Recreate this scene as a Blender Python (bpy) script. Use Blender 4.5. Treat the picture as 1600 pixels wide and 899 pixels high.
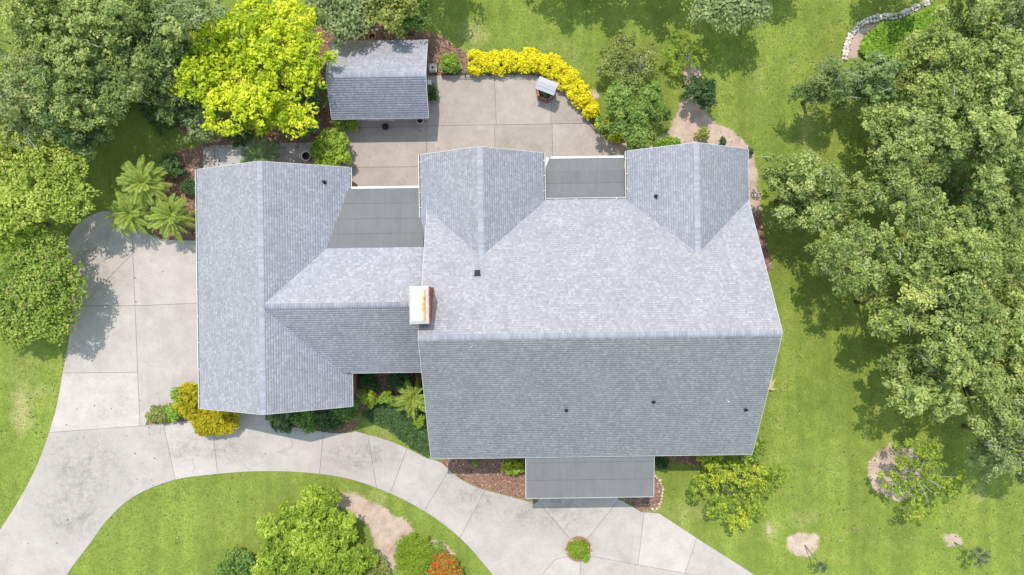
import bpy, bmesh, math, random
import numpy as np
from mathutils import Vector, Matrix

# ------------------------------------------------------------------ camera, sky, sun, exposure
scene = bpy.context.scene
for o in list(bpy.data.objects):
    bpy.data.objects.remove(o)
CAM_H, FPX, ROLL = 45.0, 1066.7, math.radians(-0.81)
cam_d = bpy.data.cameras.new('camera'); cam_d.sensor_width = 36.0; cam_d.lens = 24.0
cam_d.clip_start = 0.5; cam_d.clip_end = 2000
cam = bpy.data.objects.new('camera', cam_d); scene.collection.objects.link(cam)
cam.location = (0, 0, CAM_H); cam.rotation_euler = (0, 0, ROLL)
scene.camera = cam

SUN_DIR = Vector((0.130, -0.475, -1.0)).normalized()          # direction the light travels
elev = math.asin(-SUN_DIR.z); azim = math.atan2(-SUN_DIR.x, -SUN_DIR.y)
world = bpy.data.worlds.new('World'); scene.world = world; world.use_nodes = True
wn = world.node_tree.nodes; wl = world.node_tree.links
sky = wn.new('ShaderNodeTexSky'); sky.sky_type = 'NISHITA'; sky.sun_disc = False
sky.sun_elevation = elev; sky.sun_rotation = azim; sky.air_density = 2.9; sky.dust_density = 0.4; sky.ozone_density = 0.6
wl.new(sky.outputs[0], wn['Background'].inputs[0]); wn['Background'].inputs[1].default_value = 0.15
sun_d = bpy.data.lights.new('sun', 'SUN'); sun_d.energy = 2.5; sun_d.angle = math.radians(0.53); sun_d.color = (1.0, 0.935, 0.86)
sun = bpy.data.objects.new('sun', sun_d); scene.collection.objects.link(sun)
sun.rotation_euler = SUN_DIR.to_track_quat('-Z', 'Y').to_euler(); sun.location = (-10, 30, 60)
scene.view_settings.view_transform = 'Standard'; scene.view_settings.look = 'None'
scene.view_settings.gamma = 1.0; scene.view_settings.use_curve_mapping = False
scene.view_settings.exposure = 0.84

# ------------------------------------------------------------------ helpers
R = random.Random(11)
NP = np.random.default_rng(5)
COL = scene.collection
CA, SA = math.cos(ROLL), math.sin(ROLL)
def W(px, py, h=0.0):
    """ground plan position of something seen at (px, py) in the survey picture that is h metres above ground"""
    u = (px - 800) / FPX * (CAM_H - h); v = (449.5 - py) / FPX * (CAM_H - h)
    return (u * CA - v * SA, u * SA + v * CA)
def WL(pts, h=0.0): return [W(x, y, h) for x, y in pts]
def px2m(r, h=0.0): return r / FPX * (CAM_H - h)

def link(o, parent=None):
    COL.objects.link(o)
    if parent is not None: o.parent = parent
    return o
def wloc(o):
    v = Vector((0, 0, 0))
    while o is not None:
        v += o.location; o = o.parent
    return v
def empty(name, loc, label=None, cat=None, group=None, parent=None):
    o = bpy.data.objects.new(name, None); o.location = loc; o.empty_display_size = 0.2; link(o, parent)
    tag(o, label, cat, group); return o
def tag(o, label=None, cat=None, group=None, kind=None):
    if label: o['label'] = label
    if cat: o['category'] = cat
    if group: o['group'] = group
    if kind: o['kind'] = kind
    return o
def mesh_obj(name, verts, faces, mat, parent=None, smooth=False, attrs=None, edges=()):
    """one mesh object; verts are in world coordinates, stored relative to the parent"""
    me = bpy.data.meshes.new(name)
    off = wloc(parent) if parent is not None else Vector((0, 0, 0))
    v = np.asarray(verts, dtype=np.float64).reshape(-1, 3) - np.array(off)
    if isinstance(faces, np.ndarray):
        n, k = faces.shape
        me.vertices.add(len(v)); me.vertices.foreach_set('co', v.astype(np.float32).ravel())
        me.loops.add(n * k); me.loops.foreach_set('vertex_index', faces.astype(np.int32).ravel())
        me.polygons.add(n); me.polygons.foreach_set('loop_start', (np.arange(n) * k).astype(np.int32))
        me.polygons.foreach_set('loop_total', np.full(n, k, dtype=np.int32))
        me.update(calc_edges=True)
    else:
        me.from_pydata([tuple(p) for p in v], list(edges), [tuple(f) for f in faces]); me.update()
    if smooth: me.polygons.foreach_set('use_smooth', np.ones(len(me.polygons), dtype=bool))
    if attrs:
        for k, a in attrs.items():
            at = me.attributes.new(k, 'FLOAT', 'POINT'); at.data.foreach_set('value', np.asarray(a, dtype=np.float32))
    if mat is not None: me.materials.append(mat)
    o = bpy.data.objects.new(name, me); link(o, parent); return o
def copy_tree(o, parent=None):
    c = o.copy(); COL.objects.link(c); c.parent = parent
    for ch in list(o.children): copy_tree(ch, c)
    return c

class MB:
    """collects shapes into one vertex and face list"""
    def __init__(s): s.v = []; s.f = []
    def add(s, vs, fs):
        b = len(s.v); s.v += [tuple(p) for p in vs]; s.f += [tuple(i + b for i in f) for f in fs]
    def box(s, x0, x1, y0, y1, z0, z1, rot=0, c=None):
        vs = [(x, y, z) for z in (z0, z1) for x, y in ((x0, y0), (x1, y0), (x1, y1), (x0, y1))]
        if rot:
            cx, cy = c or ((x0 + x1) / 2, (y0 + y1) / 2); k, q = math.cos(rot), math.sin(rot)
            vs = [(cx + (x - cx) * k - (y - cy) * q, cy + (x - cx) * q + (y - cy) * k, z) for x, y, z in vs]
        s.add(vs, [(3, 2, 1, 0), (4, 5, 6, 7), (0, 1, 5, 4), (1, 2, 6, 5), (2, 3, 7, 6), (3, 0, 4, 7)])
    def prism(s, poly, z0, z1):
        """poly: plan outline; z0, z1 numbers or functions of x, y"""
        a = sum(poly[i][0] * poly[(i + 1) % len(poly)][1] - poly[(i + 1) % len(poly)][0] * poly[i][1] for i in range(len(poly)))
        if a < 0: poly = poly[::-1]
        f0 = z0 if callable(z0) else (lambda x, y: z0); f1 = z1 if callable(z1) else (lambda x, y: z1)
        n = len(poly)
        s.add([(x, y, f0(x, y)) for x, y in poly] + [(x, y, f1(x, y)) for x, y in poly],
              [tuple(range(n - 1, -1, -1)), tuple(range(n, 2 * n))] + [(i, (i + 1) % n, n + (i + 1) % n, n + i) for i in range(n)])
    def tube(s, pts, rad, sides=6, cap=True):
        pts = [Vector(p) for p in pts]; n = len(pts); b = len(s.v)
        rad = rad if isinstance(rad, (list, tuple)) else [rad] * n
        for i, p in enumerate(pts):
            t = (pts[min(i + 1, n - 1)] - pts[max(i - 1, 0)]).normalized()
            a = t.cross(Vector((0, 0, 1)) if abs(t.z) < 0.9 else Vector((1, 0, 0))).normalized(); c = t.cross(a)
            for k in range(sides):
                an = 2 * math.pi * k / sides
                s.v.append(tuple(p + (a * math.cos(an) + c * math.sin(an)) * rad[i]))
        for i in range(n - 1):
            for k in range(sides):
                s.f.append((b + i * sides + k, b + (i + 1) * sides + k, b + (i + 1) * sides + (k + 1) % sides, b + i * sides + (k + 1) % sides))
        if cap:
            s.f.append(tuple(b + k for k in range(sides))); s.f.append(tuple(b + (n - 1) * sides + k for k in range(sides - 1, -1, -1)))
    def lathe(s, prof, c, sides=20):
        b = len(s.v)
        for r, z in prof:
            for k in range(sides):
                an = 2 * math.pi * k / sides
                s.v.append((c[0] + r * math.cos(an), c[1] + r * math.sin(an), c[2] + z))
        for i in range(len(prof) - 1):
            for k in range(sides):
                s.f.append((b + i * sides + k, b + i * sides + (k + 1) % sides, b + (i + 1) * sides + (k + 1) % sides, b + (i + 1) * sides + k))
        s.f.append(tuple(b + k for k in range(sides - 1, -1, -1))); s.f.append(tuple(b + (len(prof) - 1) * sides + k for k in range(sides)))
    def build(s, name, mat, parent=None, smooth=False): return mesh_obj(name, s.v, s.f, mat, parent, smooth)

# ------------------------------------------------------------------ materials
class NT:
    def __init__(s, name):
        s.m = bpy.data.materials.new(name); s.m.use_nodes = True; s.t = s.m.node_tree; s.n = s.t.nodes; s.l = s.t.links
        s.b = s.n['Principled BSDF']; s.pos = s.n.new('ShaderNodeNewGeometry')
    def noise(s, scale, detail=4, rough=0.55, vec=None, dist=0.0):
        n = s.n.new('ShaderNodeTexNoise'); n.inputs['Scale'].default_value = scale; n.inputs['Detail'].default_value = detail
        n.inputs['Roughness'].default_value = rough; n.inputs['Distortion'].default_value = dist
        s.l.new(vec or s.pos.outputs['Position'], n.inputs['Vector']); return n.outputs['Fac']
    def ramp(s, fac, stops, interp='LINEAR'):
        r = s.n.new('ShaderNodeValToRGB'); r.color_ramp.interpolation = interp
        e = r.color_ramp.elements
        while len(e) < len(stops): e.new(0.5)
        for i, (p, c) in enumerate(stops):
            e[i].position = p; e[i].color = (c, c, c, 1) if isinstance(c, (int, float)) else (*c, 1)
        s.l.new(fac, r.inputs['Fac']); return r.outputs['Color']
    def mix(s, a, b, fac, mode='MIX'):
        m = s.n.new('ShaderNodeMix'); m.data_type = 'RGBA'; m.blend_type = mode
        for i, val in ((0, fac), (6, a), (7, b)):
            sock = m.inputs[i]
            if isinstance(val, (int, float)): sock.default_value = val if i == 0 else (val, val, val, 1)
            elif isinstance(val, tuple): sock.default_value = (*val, 1)
            else: s.l.new(val, sock)
        return m.outputs[2]
    def math(s, op, a, b=0.0, clamp=False):
        m = s.n.new('ShaderNodeMath'); m.operation = op; m.use_clamp = clamp
        for i, v in enumerate((a, b)):
            if isinstance(v, (int, float)): m.inputs[i].default_value = v
            else: s.l.new(v, m.inputs[i])
        return m.outputs[0]
    def attr(s, name):
        a = s.n.new('ShaderNodeAttribute'); a.attribute_name = name; return a.outputs['Fac']
    def island(s): return s.pos.outputs['Random Per Island']
    def objrand(s): return s.n.new('ShaderNodeObjectInfo').outputs['Random']
    def done(s, col, rough=0.8, bump=None, bs=0.3, bd=0.02, spec=0.3):
        if isinstance(col, tuple): s.b.inputs['Base Color'].default_value = (*col, 1)
        else: s.l.new(col, s.b.inputs['Base Color'])
        s.b.inputs['Roughness'].default_value = rough; s.b.inputs['Specular IOR Level'].default_value = spec
        if bump is not None:
            n = s.n.new('ShaderNodeBump'); n.inputs['Strength'].default_value = bs; n.inputs['Distance'].default_value = bd
            s.l.new(bump, n.inputs['Height']); s.l.new(n.outputs['Normal'], s.b.inputs['Normal'])
        return s.m

def plain(name, col, rough=0.6, var=0.12, scale=6.0, spec=0.3):
    t = NT(name); f = t.noise(scale, 5)
    d = tuple(c * (1 - var) for c in col); l = tuple(min(1, c * (1 + var)) for c in col)
    return t.done(t.ramp(f, [(0.3, d), (0.7, l)]), rough, spec=spec)

def leaf_mat(name, dark, mid, light, trans=0.3, flower=None, drift=1.0):
    t = NT(name)
    c = t.ramp(t.island(), [(0.0, dark), (0.45, mid), (1.0, light)])
    tone = t.attr('tone')
    c2 = t.mix(c, t.ramp(tone, [(0.0, dark), (0.5, mid), (1.0, light)]), 0.5)
    orr = t.objrand()
    c2 = t.mix(c2, t.ramp(orr, [(0.0, (0.90, 0.95, 0.94)), (0.5, (1.0, 1.0, 1.0)), (1.0, (1.13, 1.07, 0.96))]), drift, 'MULTIPLY')
    if flower:
        m = t.n.new('ShaderNodeMath'); m.operation = 'GREATER_THAN'; m.inputs[1].default_value = 1.5
        t.l.new(tone, m.inputs[0]); c2 = t.mix(c2, flower, m.outputs[0])
    t.done(c2, 0.55, spec=0.25)
    tr = t.n.new('ShaderNodeBsdfTranslucent'); t.l.new(t.mix(c2, (1.0, 1.0, 0.55), 0.12, 'MULTIPLY'), tr.inputs['Color'])
    mx = t.n.new('ShaderNodeMixShader'); mx.inputs[0].default_value = trans
    t.l.new(t.b.outputs[0], mx.inputs[1]); t.l.new(tr.outputs[0], mx.inputs[2])
    t.l.new(mx.outputs[0], t.n['Material Output'].inputs['Surface']); return t.m

LEAF = {
    'oak':    leaf_mat('oak_leaf', (0.100, 0.148, 0.034), (0.255, 0.330, 0.080), (0.490, 0.525, 0.175)),
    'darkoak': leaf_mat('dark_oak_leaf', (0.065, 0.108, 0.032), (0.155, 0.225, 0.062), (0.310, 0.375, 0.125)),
    'greyoak': leaf_mat('grey_oak_leaf', (0.112, 0.150, 0.052), (0.245, 0.305, 0.105), (0.440, 0.480, 0.210)),
    'wood':   leaf_mat('woodland_leaf', (0.095, 0.145, 0.036), (0.230, 0.310, 0.078), (0.460, 0.500, 0.160)),
    'olive':  leaf_mat('olive_leaf', (0.180, 0.230, 0.032), (0.380, 0.430, 0.060), (0.620, 0.630, 0.130)),
    'lime':   leaf_mat('lime_leaf', (0.100, 0.170, 0.014), (0.260, 0.360, 0.030), (0.480, 0.560, 0.070)),
    'myrtle': leaf_mat('crape_myrtle_leaf', (0.105, 0.165, 0.024), (0.260, 0.345, 0.050), (0.480, 0.520, 0.110), flower=(0.62, 0.20, 0.34)),
    'golden': leaf_mat('golden_leaf', (0.180, 0.290, 0.010), (0.480, 0.555, 0.018), (0.740, 0.730, 0.040), drift=0.1),
    'hedge':  leaf_mat('yellow_hedge_leaf', (0.480, 0.430, 0.008), (0.780, 0.660, 0.010), (0.880, 0.780, 0.030), drift=0.1),
    'ball':   leaf_mat('fresh_green_leaf', (0.075, 0.155, 0.015), (0.190, 0.320, 0.030), (0.390, 0.500, 0.080)),
    'citrus': leaf_mat('citrus_leaf', (0.055, 0.120, 0.022), (0.140, 0.240, 0.044), (0.300, 0.400, 0.095)),
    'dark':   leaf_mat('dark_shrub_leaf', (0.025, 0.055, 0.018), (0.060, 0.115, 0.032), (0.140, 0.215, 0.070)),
    'sparse': leaf_mat('pale_twiggy_leaf', (0.110, 0.150, 0.030), (0.240, 0.270, 0.060), (0.440, 0.430, 0.130)),
    'yellowtip': leaf_mat('yellow_tipped_leaf', (0.080, 0.145, 0.022), (0.205, 0.300, 0.042), (0.480, 0.520, 0.045)),
    'croton': leaf_mat('golden_croton_leaf', (0.220, 0.190, 0.008), (0.440, 0.370, 0.010), (0.640, 0.520, 0.020)),
    'ixora':  leaf_mat('ixora_leaf', (0.080, 0.130, 0.020), (0.200, 0.250, 0.035), (0.340, 0.350, 0.060), flower=(0.72, 0.095, 0.018)),
    'clip':   leaf_mat('clipped_leaf', (0.100, 0.170, 0.012), (0.190, 0.280, 0.020), (0.290, 0.380, 0.035)),
    'palm':   leaf_mat('palm_leaf', (0.100, 0.160, 0.022), (0.210, 0.280, 0.040), (0.400, 0.440, 0.090), 0.2),
    'greyfern': leaf_mat('grey_green_leaf', (0.060, 0.120, 0.040), (0.140, 0.220, 0.080), (0.260, 0.350, 0.140)),
    'vine':   leaf_mat('ground_vine_leaf', (0.090, 0.180, 0.015), (0.190, 0.330, 0.025), (0.330, 0.480, 0.050)),
    'straw':  leaf_mat('straw_leaf', (0.45, 0.36, 0.14), (0.60, 0.50, 0.22), (0.72, 0.64, 0.34)),
    'grey':   leaf_mat('grey_sapling_leaf', (0.060, 0.085, 0.045), (0.120, 0.150, 0.085), (0.210, 0.240, 0.150)),
}
BARK = plain('bark', (0.15, 0.13, 0.105), 0.9, 0.35, 14)
PALEBARK = plain('pale_bark', (0.33, 0.31, 0.27), 0.9, 0.3, 14)

MOSSBARK = plain('mossy_dead_twig', (0.40, 0.40, 0.35), 0.9, 0.25, 14)
def shingle_material():
    t = NT('shingle')
    isl = t.island()
    c = t.ramp(isl, [(0.0, (0.283, 0.272, 0.314)), (0.35, (0.316, 0.304, 0.348)), (0.75, (0.342, 0.330, 0.376)), (1.0, (0.395, 0.384, 0.432))])
    g = t.noise(90, 3, 0.7)
    c = t.mix(c, t.ramp(g, [(0.3, 0.72), (0.7, 1.12)]), 1.0, 'MULTIPLY')
    big = t.noise(0.55, 5, 0.6)
    c = t.mix(c, t.ramp(big, [(0.3, 0.94), (0.7, 1.04)]), 1.0, 'MULTIPLY')
    mp = t.n.new('ShaderNodeMapping'); mp.inputs['Scale'].default_value = (1.3, 0.22, 0.3); t.l.new(t.pos.outputs['Position'], mp.inputs['Vector'])
    c = t.mix(c, t.ramp(t.noise(1.0, 6, 0.65, mp.outputs['Vector'], 0.3), [(0.32, 0.95), (0.5, 1.0), (0.7, 1.02)]), 1.0, 'MULTIPLY')   # faint run-off streaks
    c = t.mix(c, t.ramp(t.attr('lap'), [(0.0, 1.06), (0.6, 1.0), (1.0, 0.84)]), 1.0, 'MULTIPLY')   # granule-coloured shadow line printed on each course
    return t.done(c, 0.95, g, 0.1, 0.002, 0.15)
SHINGLE = shingle_material()
CAPMAT = None
def cap_material():
    t = NT('ridge_shingle')
    c = t.ramp(t.island(), [(0.0, (0.235, 0.233, 0.268)), (0.5, (0.275, 0.272, 0.312)), (1.0, (0.310, 0.307, 0.350))])
    g = t.noise(90, 3, 0.7); c = t.mix(c, t.ramp(g, [(0.3, 0.8), (0.7, 1.1)]), 1.0, 'MULTIPLY')
    return t.done(c, 0.9, g, 0.2, 0.004, 0.2)
CAPMAT = cap_material()

def membrane_material():
    t = NT('roof_membrane')
    f = t.noise(1.1, 6, 0.65); g = t.noise(45, 3, 0.7)
    c = t.ramp(f, [(0.25, (0.132, 0.127, 0.128)), (0.5, (0.146, 0.140, 0.141)), (0.8, (0.160, 0.154, 0.154))])
    c = t.mix(c, t.ramp(g, [(0.3, 0.88), (0.7, 1.08)]), 1.0, 'MULTIPLY')
    mp = t.n.new('ShaderNodeMapping'); mp.inputs['Scale'].default_value = (5.0, 0.35, 1.0)
    t.l.new(t.pos.outputs['Position'], mp.inputs['Vector'])
    s = t.noise(1.0, 4, 0.6, mp.outputs['Vector'])
    c = t.mix(c, t.ramp(s, [(0.35, 0.95), (0.65, 1.04)]), 1.0, 'MULTIPLY')
    c = t.mix(c, t.ramp(t.objrand(), [(0.0, 0.95), (1.0, 1.04)]), 1.0, 'MULTIPLY')
    return t.done(c, 0.85, g, 0.2, 0.004, 0.25)
MEMBRANE = membrane_material()
SEAM = plain('seam_bitumen', (0.105, 0.103, 0.104), 0.9, 0.3, 5)

def concrete_material(name, base, warm, stain, cs=0.0):
    t = NT(name)
    f = t.noise(0.9, 7, 0.62); g = t.noise(28, 4, 0.7)
    c = t.ramp(f, [(0.25, tuple(x * 0.86 for x in base)), (0.5, base), (0.75, warm)])
    c = t.mix(c, t.ramp(g, [(0.25, 0.84), (0.75, 1.09)]), 1.0, 'MULTIPLY')
    c = t.mix(c, t.ramp(t.noise(4.5, 8, 0.75), [(0.3, 0.92), (0.7, 1.05)]), 1.0, 'MULTIPLY')
    st = t.noise(0.3, 10, 0.72, dist=0.2); st2 = t.noise(2.2, 12, 0.82, dist=0.1)
    m = t.math('MULTIPLY', t.ramp(st, [(0.44, 0.0), (0.66, 1.0)]), t.ramp(st2, [(0.42, 0.0), (0.60, 1.0)]))
    mld = t.math('MULTIPLY', m, stain)
    if cs:   # mildew where cars stand and trees drip
        xyz = t.n.new('ShaderNodeSeparateXYZ'); t.l.new(t.pos.outputs['Position'], xyz.inputs[0])
        def spot(cx, cy, rx, ry):
            dx = t.math('DIVIDE', t.math('SUBTRACT', xyz.outputs[0], cx), rx); dy = t.math('DIVIDE', t.math('SUBTRACT', xyz.outputs[1], cy), ry)
            d = t.math('ADD', t.math('MULTIPLY', dx, dx), t.math('MULTIPLY', dy, dy))
            return t.math('SUBTRACT', 1.0, d, clamp=True)
        sp = None
        for q, r in (((130, 735), (3.6, 3.2)), ((110, 790), (3.4, 3.0)), ((150, 400), (3.0, 4.5)), ((740, 770), (3.2, 2.2)), ((560, 715), (3.2, 1.6)), ((350, 705), (2.6, 1.2)), ((860, 800), (4.5, 2.0)), ((290, 700), (2.4, 1.3))):
            w = W(*q); e = spot(w[0], w[1], *r); sp = e if sp is None else t.math('MAXIMUM', sp, e)
        st3 = t.noise(0.9, 14, 0.82, dist=0.15)
        mld = t.math('ADD', mld, t.math('MULTIPLY', t.math('MULTIPLY', sp, t.ramp(st3, [(0.44, 0.0), (0.62, 1.0)])), cs), clamp=True)
    c = t.mix(c, tuple(x * 0.46 for x in base), mld)
    c = t.mix(c, t.ramp(t.objrand(), [(0.0, 0.90), (1.0, 1.05)]), 1.0, 'MULTIPLY')
    # hairline cracks
    v = t.n.new('ShaderNodeTexVoronoi'); v.feature = 'DISTANCE_TO_EDGE'; v.inputs['Scale'].default_value = 0.23
    wv = t.n.new('ShaderNodeMix'); wv.data_type = 'VECTOR'; wv.inputs[0].default_value = 0.25
    nn = t.n.new('ShaderNodeTexNoise'); nn.inputs['Scale'].default_value = 1.2; nn.inputs['Detail'].default_value = 6
    t.l.new(t.pos.outputs['Position'], nn.inputs['Vector'])
    t.l.new(t.pos.outputs['Position'], wv.inputs[4]); t.l.new(nn.outputs['Color'], wv.inputs[5]); t.l.new(wv.outputs[1], v.inputs['Vector'])
    cr = t.ramp(v.outputs['Distance'], [(0.0, 1.0), (0.0028, 0.0)])
    gate = t.ramp(t.noise(0.35, 2), [(0.54, 0.0), (0.62, 0.30)])
    c = t.mix(c, tuple(x * 0.4 for x in base), t.math('MULTIPLY', cr, gate))
    return t.done(c, 0.88, g, 0.25, 0.006, 0.25)
DRIVE = concrete_material('driveway_concrete', (0.415, 0.360, 0.324), (0.465, 0.408, 0.370), 0.4, 0.85)
PATIO = concrete_material('patio_concrete', (0.348, 0.292, 0.252), (0.398, 0.338, 0.296), 0.45)
PATH = concrete_material('path_concrete', (0.36, 0.335, 0.305), (0.42, 0.39, 0.35), 0.5)
JOINT = plain('joint_dirt', (0.17, 0.15, 0.13), 0.95, 0.3, 3)

def ground_material():
    t = NT('lawn_ground')
    a = t.noise(0.16, 6, 0.6); b = t.noise(1.3, 6, 0.65); f = t.noise(14, 4, 0.75); d = t.noise(60, 2, 0.8)
    mp = t.n.new('ShaderNodeMapping'); mp.inputs['Scale'].default_value = (0.75, 0.06, 1.0); mp.inputs['Rotation'].default_value = (0, 0, 0.03)
    t.l.new(t.pos.outputs['Position'], mp.inputs['Vector']); stripe = t.noise(1.0, 3, 0.5, mp.outputs['Vector'])
    g = t.ramp(a, [(0.28, (0.112, 0.160, 0.026)), (0.5, (0.178, 0.228, 0.036)), (0.72, (0.252, 0.285, 0.054))])
    g = t.mix(g, t.ramp(b, [(0.3, (0.075, 0.130, 0.022)), (0.7, (0.265, 0.285, 0.062))]), 0.42)
    g = t.mix(g, t.ramp(stripe, [(0.35, 0.84), (0.65, 1.14)]), 1.0, 'MULTIPLY')
    g = t.mix(g, t.ramp(f, [(0.25, 0.72), (0.75, 1.24)]), 1.0, 'MULTIPLY')
    g = t.mix(g, t.ramp(d, [(0.25, 0.75), (0.75, 1.2)]), 1.0, 'MULTIPLY')
    def edge(name, w=0.5):
        m = t.math('ADD', t.attr(name), t.math('MULTIPLY', t.math('SUBTRACT', b, 0.5), w)); m = t.math('ADD', m, t.math('MULTIPLY', t.math('SUBTRACT', f, 0.5), w * 0.9))
        return t.ramp(m, [(0.42, 0.0), (0.58, 1.0)])
    dry = t.ramp(t.math('ADD', t.attr('dry'), t.math('MULTIPLY', t.math('SUBTRACT', b, 0.5), 0.7)), [(0.25, 0.0), (0.85, 0.75)])
    g = t.mix(g, t.ramp(f, [(0.3, (0.30, 0.26, 0.10)), (0.7, (0.46, 0.39, 0.20))]), dry)
    soil = t.ramp(b, [(0.3, (0.34, 0.238, 0.180)), (0.7, (0.50, 0.385, 0.305))]); soil = t.mix(soil, t.ramp(f, [(0.25, 0.7), (0.75, 1.2)]), 1.0, 'MULTIPLY')
    g = t.mix(g, soil, edge('soil', 0.8))
    mul = t.ramp(f, [(0.25, (0.11, 0.060, 0.044)), (0.5, (0.22, 0.125, 0.090)), (0.78, (0.38, 0.25, 0.18))])
    mul = t.mix(mul, t.ramp(d, [(0.25, 0.6), (0.75, 1.35)]), 1.0, 'MULTIPLY')
    g = t.mix(g, mul, edge('mulch', 0.5))
    h = t.math('ADD', t.math('MULTIPLY', f, 0.7), t.math('MULTIPLY', d, 0.3))
    return t.done(g, 0.95, h, 0.5, 0.05, 0.1)
GROUND = ground_material()

def brick_material():
    t = NT('brick_wall')
    b = t.n.new('ShaderNodeTexBrick'); b.inputs['Scale'].default_value = 1.0
    for k, v in (('Brick Width', 0.22), ('Row Height', 0.075), ('Mortar Size', 0.006)): b.inputs[k].default_value = v
    b.inputs['Color1'].default_value = (0.30, 0.10, 0.07, 1); b.inputs['Color2'].default_value = (0.20, 0.065, 0.05, 1); b.inputs['Mortar'].default_value = (0.35, 0.31, 0.28, 1)
    sx = t.n.new('ShaderNodeSeparateXYZ'); t.l.new(t.pos.outputs['Position'], sx.inputs[0])
    cb = t.n.new('ShaderNodeCombineXYZ'); t.l.new(t.math('ADD', sx.outputs[0], sx.outputs[1]), cb.inputs[0]); t.l.new(sx.outputs[2], cb.inputs[1])
    t.l.new(cb.outputs[0], b.inputs['Vector'])
    return t.done(b.outputs['Color'], 0.9)
BRICKWALL = brick_material()
def piece_mat(name, stops, rough=0.9, grain=30, rand='island'):
    t = NT(name); c = t.ramp(t.island() if rand == 'island' else t.objrand(), stops); g = t.noise(grain, 4, 0.7)
    c = t.mix(c, t.ramp(g, [(0.25, 0.72), (0.75, 1.2)]), 1.0, 'MULTIPLY'); return t.done(c, rough, g, 0.3, 0.01)
BRICK = piece_mat('brick', [(0, (0.19, 0.055, 0.042)), (0.5, (0.30, 0.09, 0.065)), (1, (0.40, 0.15, 0.11))])
WELLBRICK = piece_mat('well_brick', [(0, (0.17, 0.085, 0.065)), (0.5, (0.27, 0.13, 0.10)), (1, (0.37, 0.20, 0.155))], rand='obj')
STONE = piece_mat('border_stone', [(0, (0.36, 0.31, 0.26)), (0.5, (0.52, 0.45, 0.38)), (1, (0.66, 0.60, 0.52))], rand='obj', grain=9)
BROWNSTONE = piece_mat('bed_brick', [(0, (0.34, 0.22, 0.15)), (0.5, (0.46, 0.32, 0.23)), (1, (0.56, 0.43, 0.32))], rand='obj', grain=9)
CHIP = piece_mat('mulch_chip', [(0, (0.09, 0.045, 0.032)), (0.4, (0.20, 0.105, 0.075)), (0.8, (0.33, 0.20, 0.14)), (1, (0.48, 0.35, 0.25))])
WHITE = plain('white_trim', (0.60, 0.585, 0.57), 0.5, 0.06, 3)
TRIM = plain('grey_trim', (0.50, 0.50, 0.51), 0.6, 0.08, 3)
GUTTERIN = plain('gutter_shade_paint', (0.12, 0.10, 0.09), 0.9, 0.3, 12)  # dark colour painted for the shade inside the gutters
DARKMETAL = plain('dark_metal', (0.022, 0.023, 0.026), 0.75, 0.2, 10, 0.2)
GLASS = plain('window_glass', (0.03, 0.04, 0.05), 0.08, 0.2, 2, 0.6)
GREYWOOD = piece_mat('grey_board', [(0, (0.34, 0.33, 0.35)), (1, (0.48, 0.47, 0.49))], rand='obj', grain=20)
TERRACOTTA = plain('terracotta', (0.42, 0.20, 0.11), 0.85, 0.25, 8)
BLACKPLASTIC = plain('black_plastic', (0.03, 0.03, 0.032), 0.6, 0.2, 6)
PINKRIM = plain('pale_rim', (0.55, 0.48, 0.44), 0.7, 0.2, 12)
CASTSTONE = plain('cast_stone', (0.40, 0.37, 0.33), 0.9, 0.25, 9)
SOILMAT = plain('potting_soil', (0.06, 0.045, 0.035), 0.95, 0.4, 20)
def rust_material():
    t = NT('rusty_chimney_pan'); f = t.noise(3.2, 7, 0.7, dist=0.5); s = t.noise(12, 5, 0.7)
    sx = t.n.new('ShaderNodeSeparateXYZ'); t.l.new(t.pos.outputs['Position'], sx.inputs[0])
    side = t.math('MULTIPLY', t.math('SUBTRACT', sx.outputs[0], -4.86), 1.1)     # rust follows the low side of the pan
    m = t.math('ADD', f, side)
    c = t.ramp(m, [(0.58, (0.82, 0.80, 0.76)), (0.68, (0.78, 0.66, 0.48)), (0.80, (0.62, 0.36, 0.12)), (1.0, (0.30, 0.12, 0.05))])
    c = t.mix(c, t.ramp(s, [(0.3, 0.85), (0.7, 1.05)]), 1.0, 'MULTIPLY'); return t.done(c, 0.6)
RUST = rust_material()

# ------------------------------------------------------------------ ground sheet with soil, mulch and dry patches
def inpoly(x, y, poly):
    r = np.zeros(x.shape, bool); n = len(poly); j = n - 1
    for i in range(n):
        xi, yi = poly[i]; xj, yj = poly[j]
        if yi != yj: r ^= ((yi > y) != (yj > y)) & (x < (xj - xi) * (y - yi) / (yj - yi) + xi)
        j = i
    return r
def sdist(x, y, poly):
    d = np.full(x.shape, 1e9); n = len(poly)
    for i in range(n):
        ax, ay = poly[i]; bx, by = poly[(i + 1) % n]; ex, ey = bx - ax, by - ay; L = ex * ex + ey * ey + 1e-9
        t = np.clip(((x - ax) * ex + (y - ay) * ey) / L, 0, 1); d = np.minimum(d, np.hypot(x - ax - t * ex, y - ay - t * ey))
    return np.where(inpoly(x, y, poly), d, -d)
def disc(px, py, rx, ry=None, n=14):
    ry = ry or rx; q = random.Random(int(px * 7 + py))
    return [(px + rx * (0.85 + 0.3 * q.random()) * math.cos(2 * math.pi * k / n), py + ry * (0.85 + 0.3 * q.random()) * math.sin(2 * math.pi * k / n)) for k in range(n)]

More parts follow.
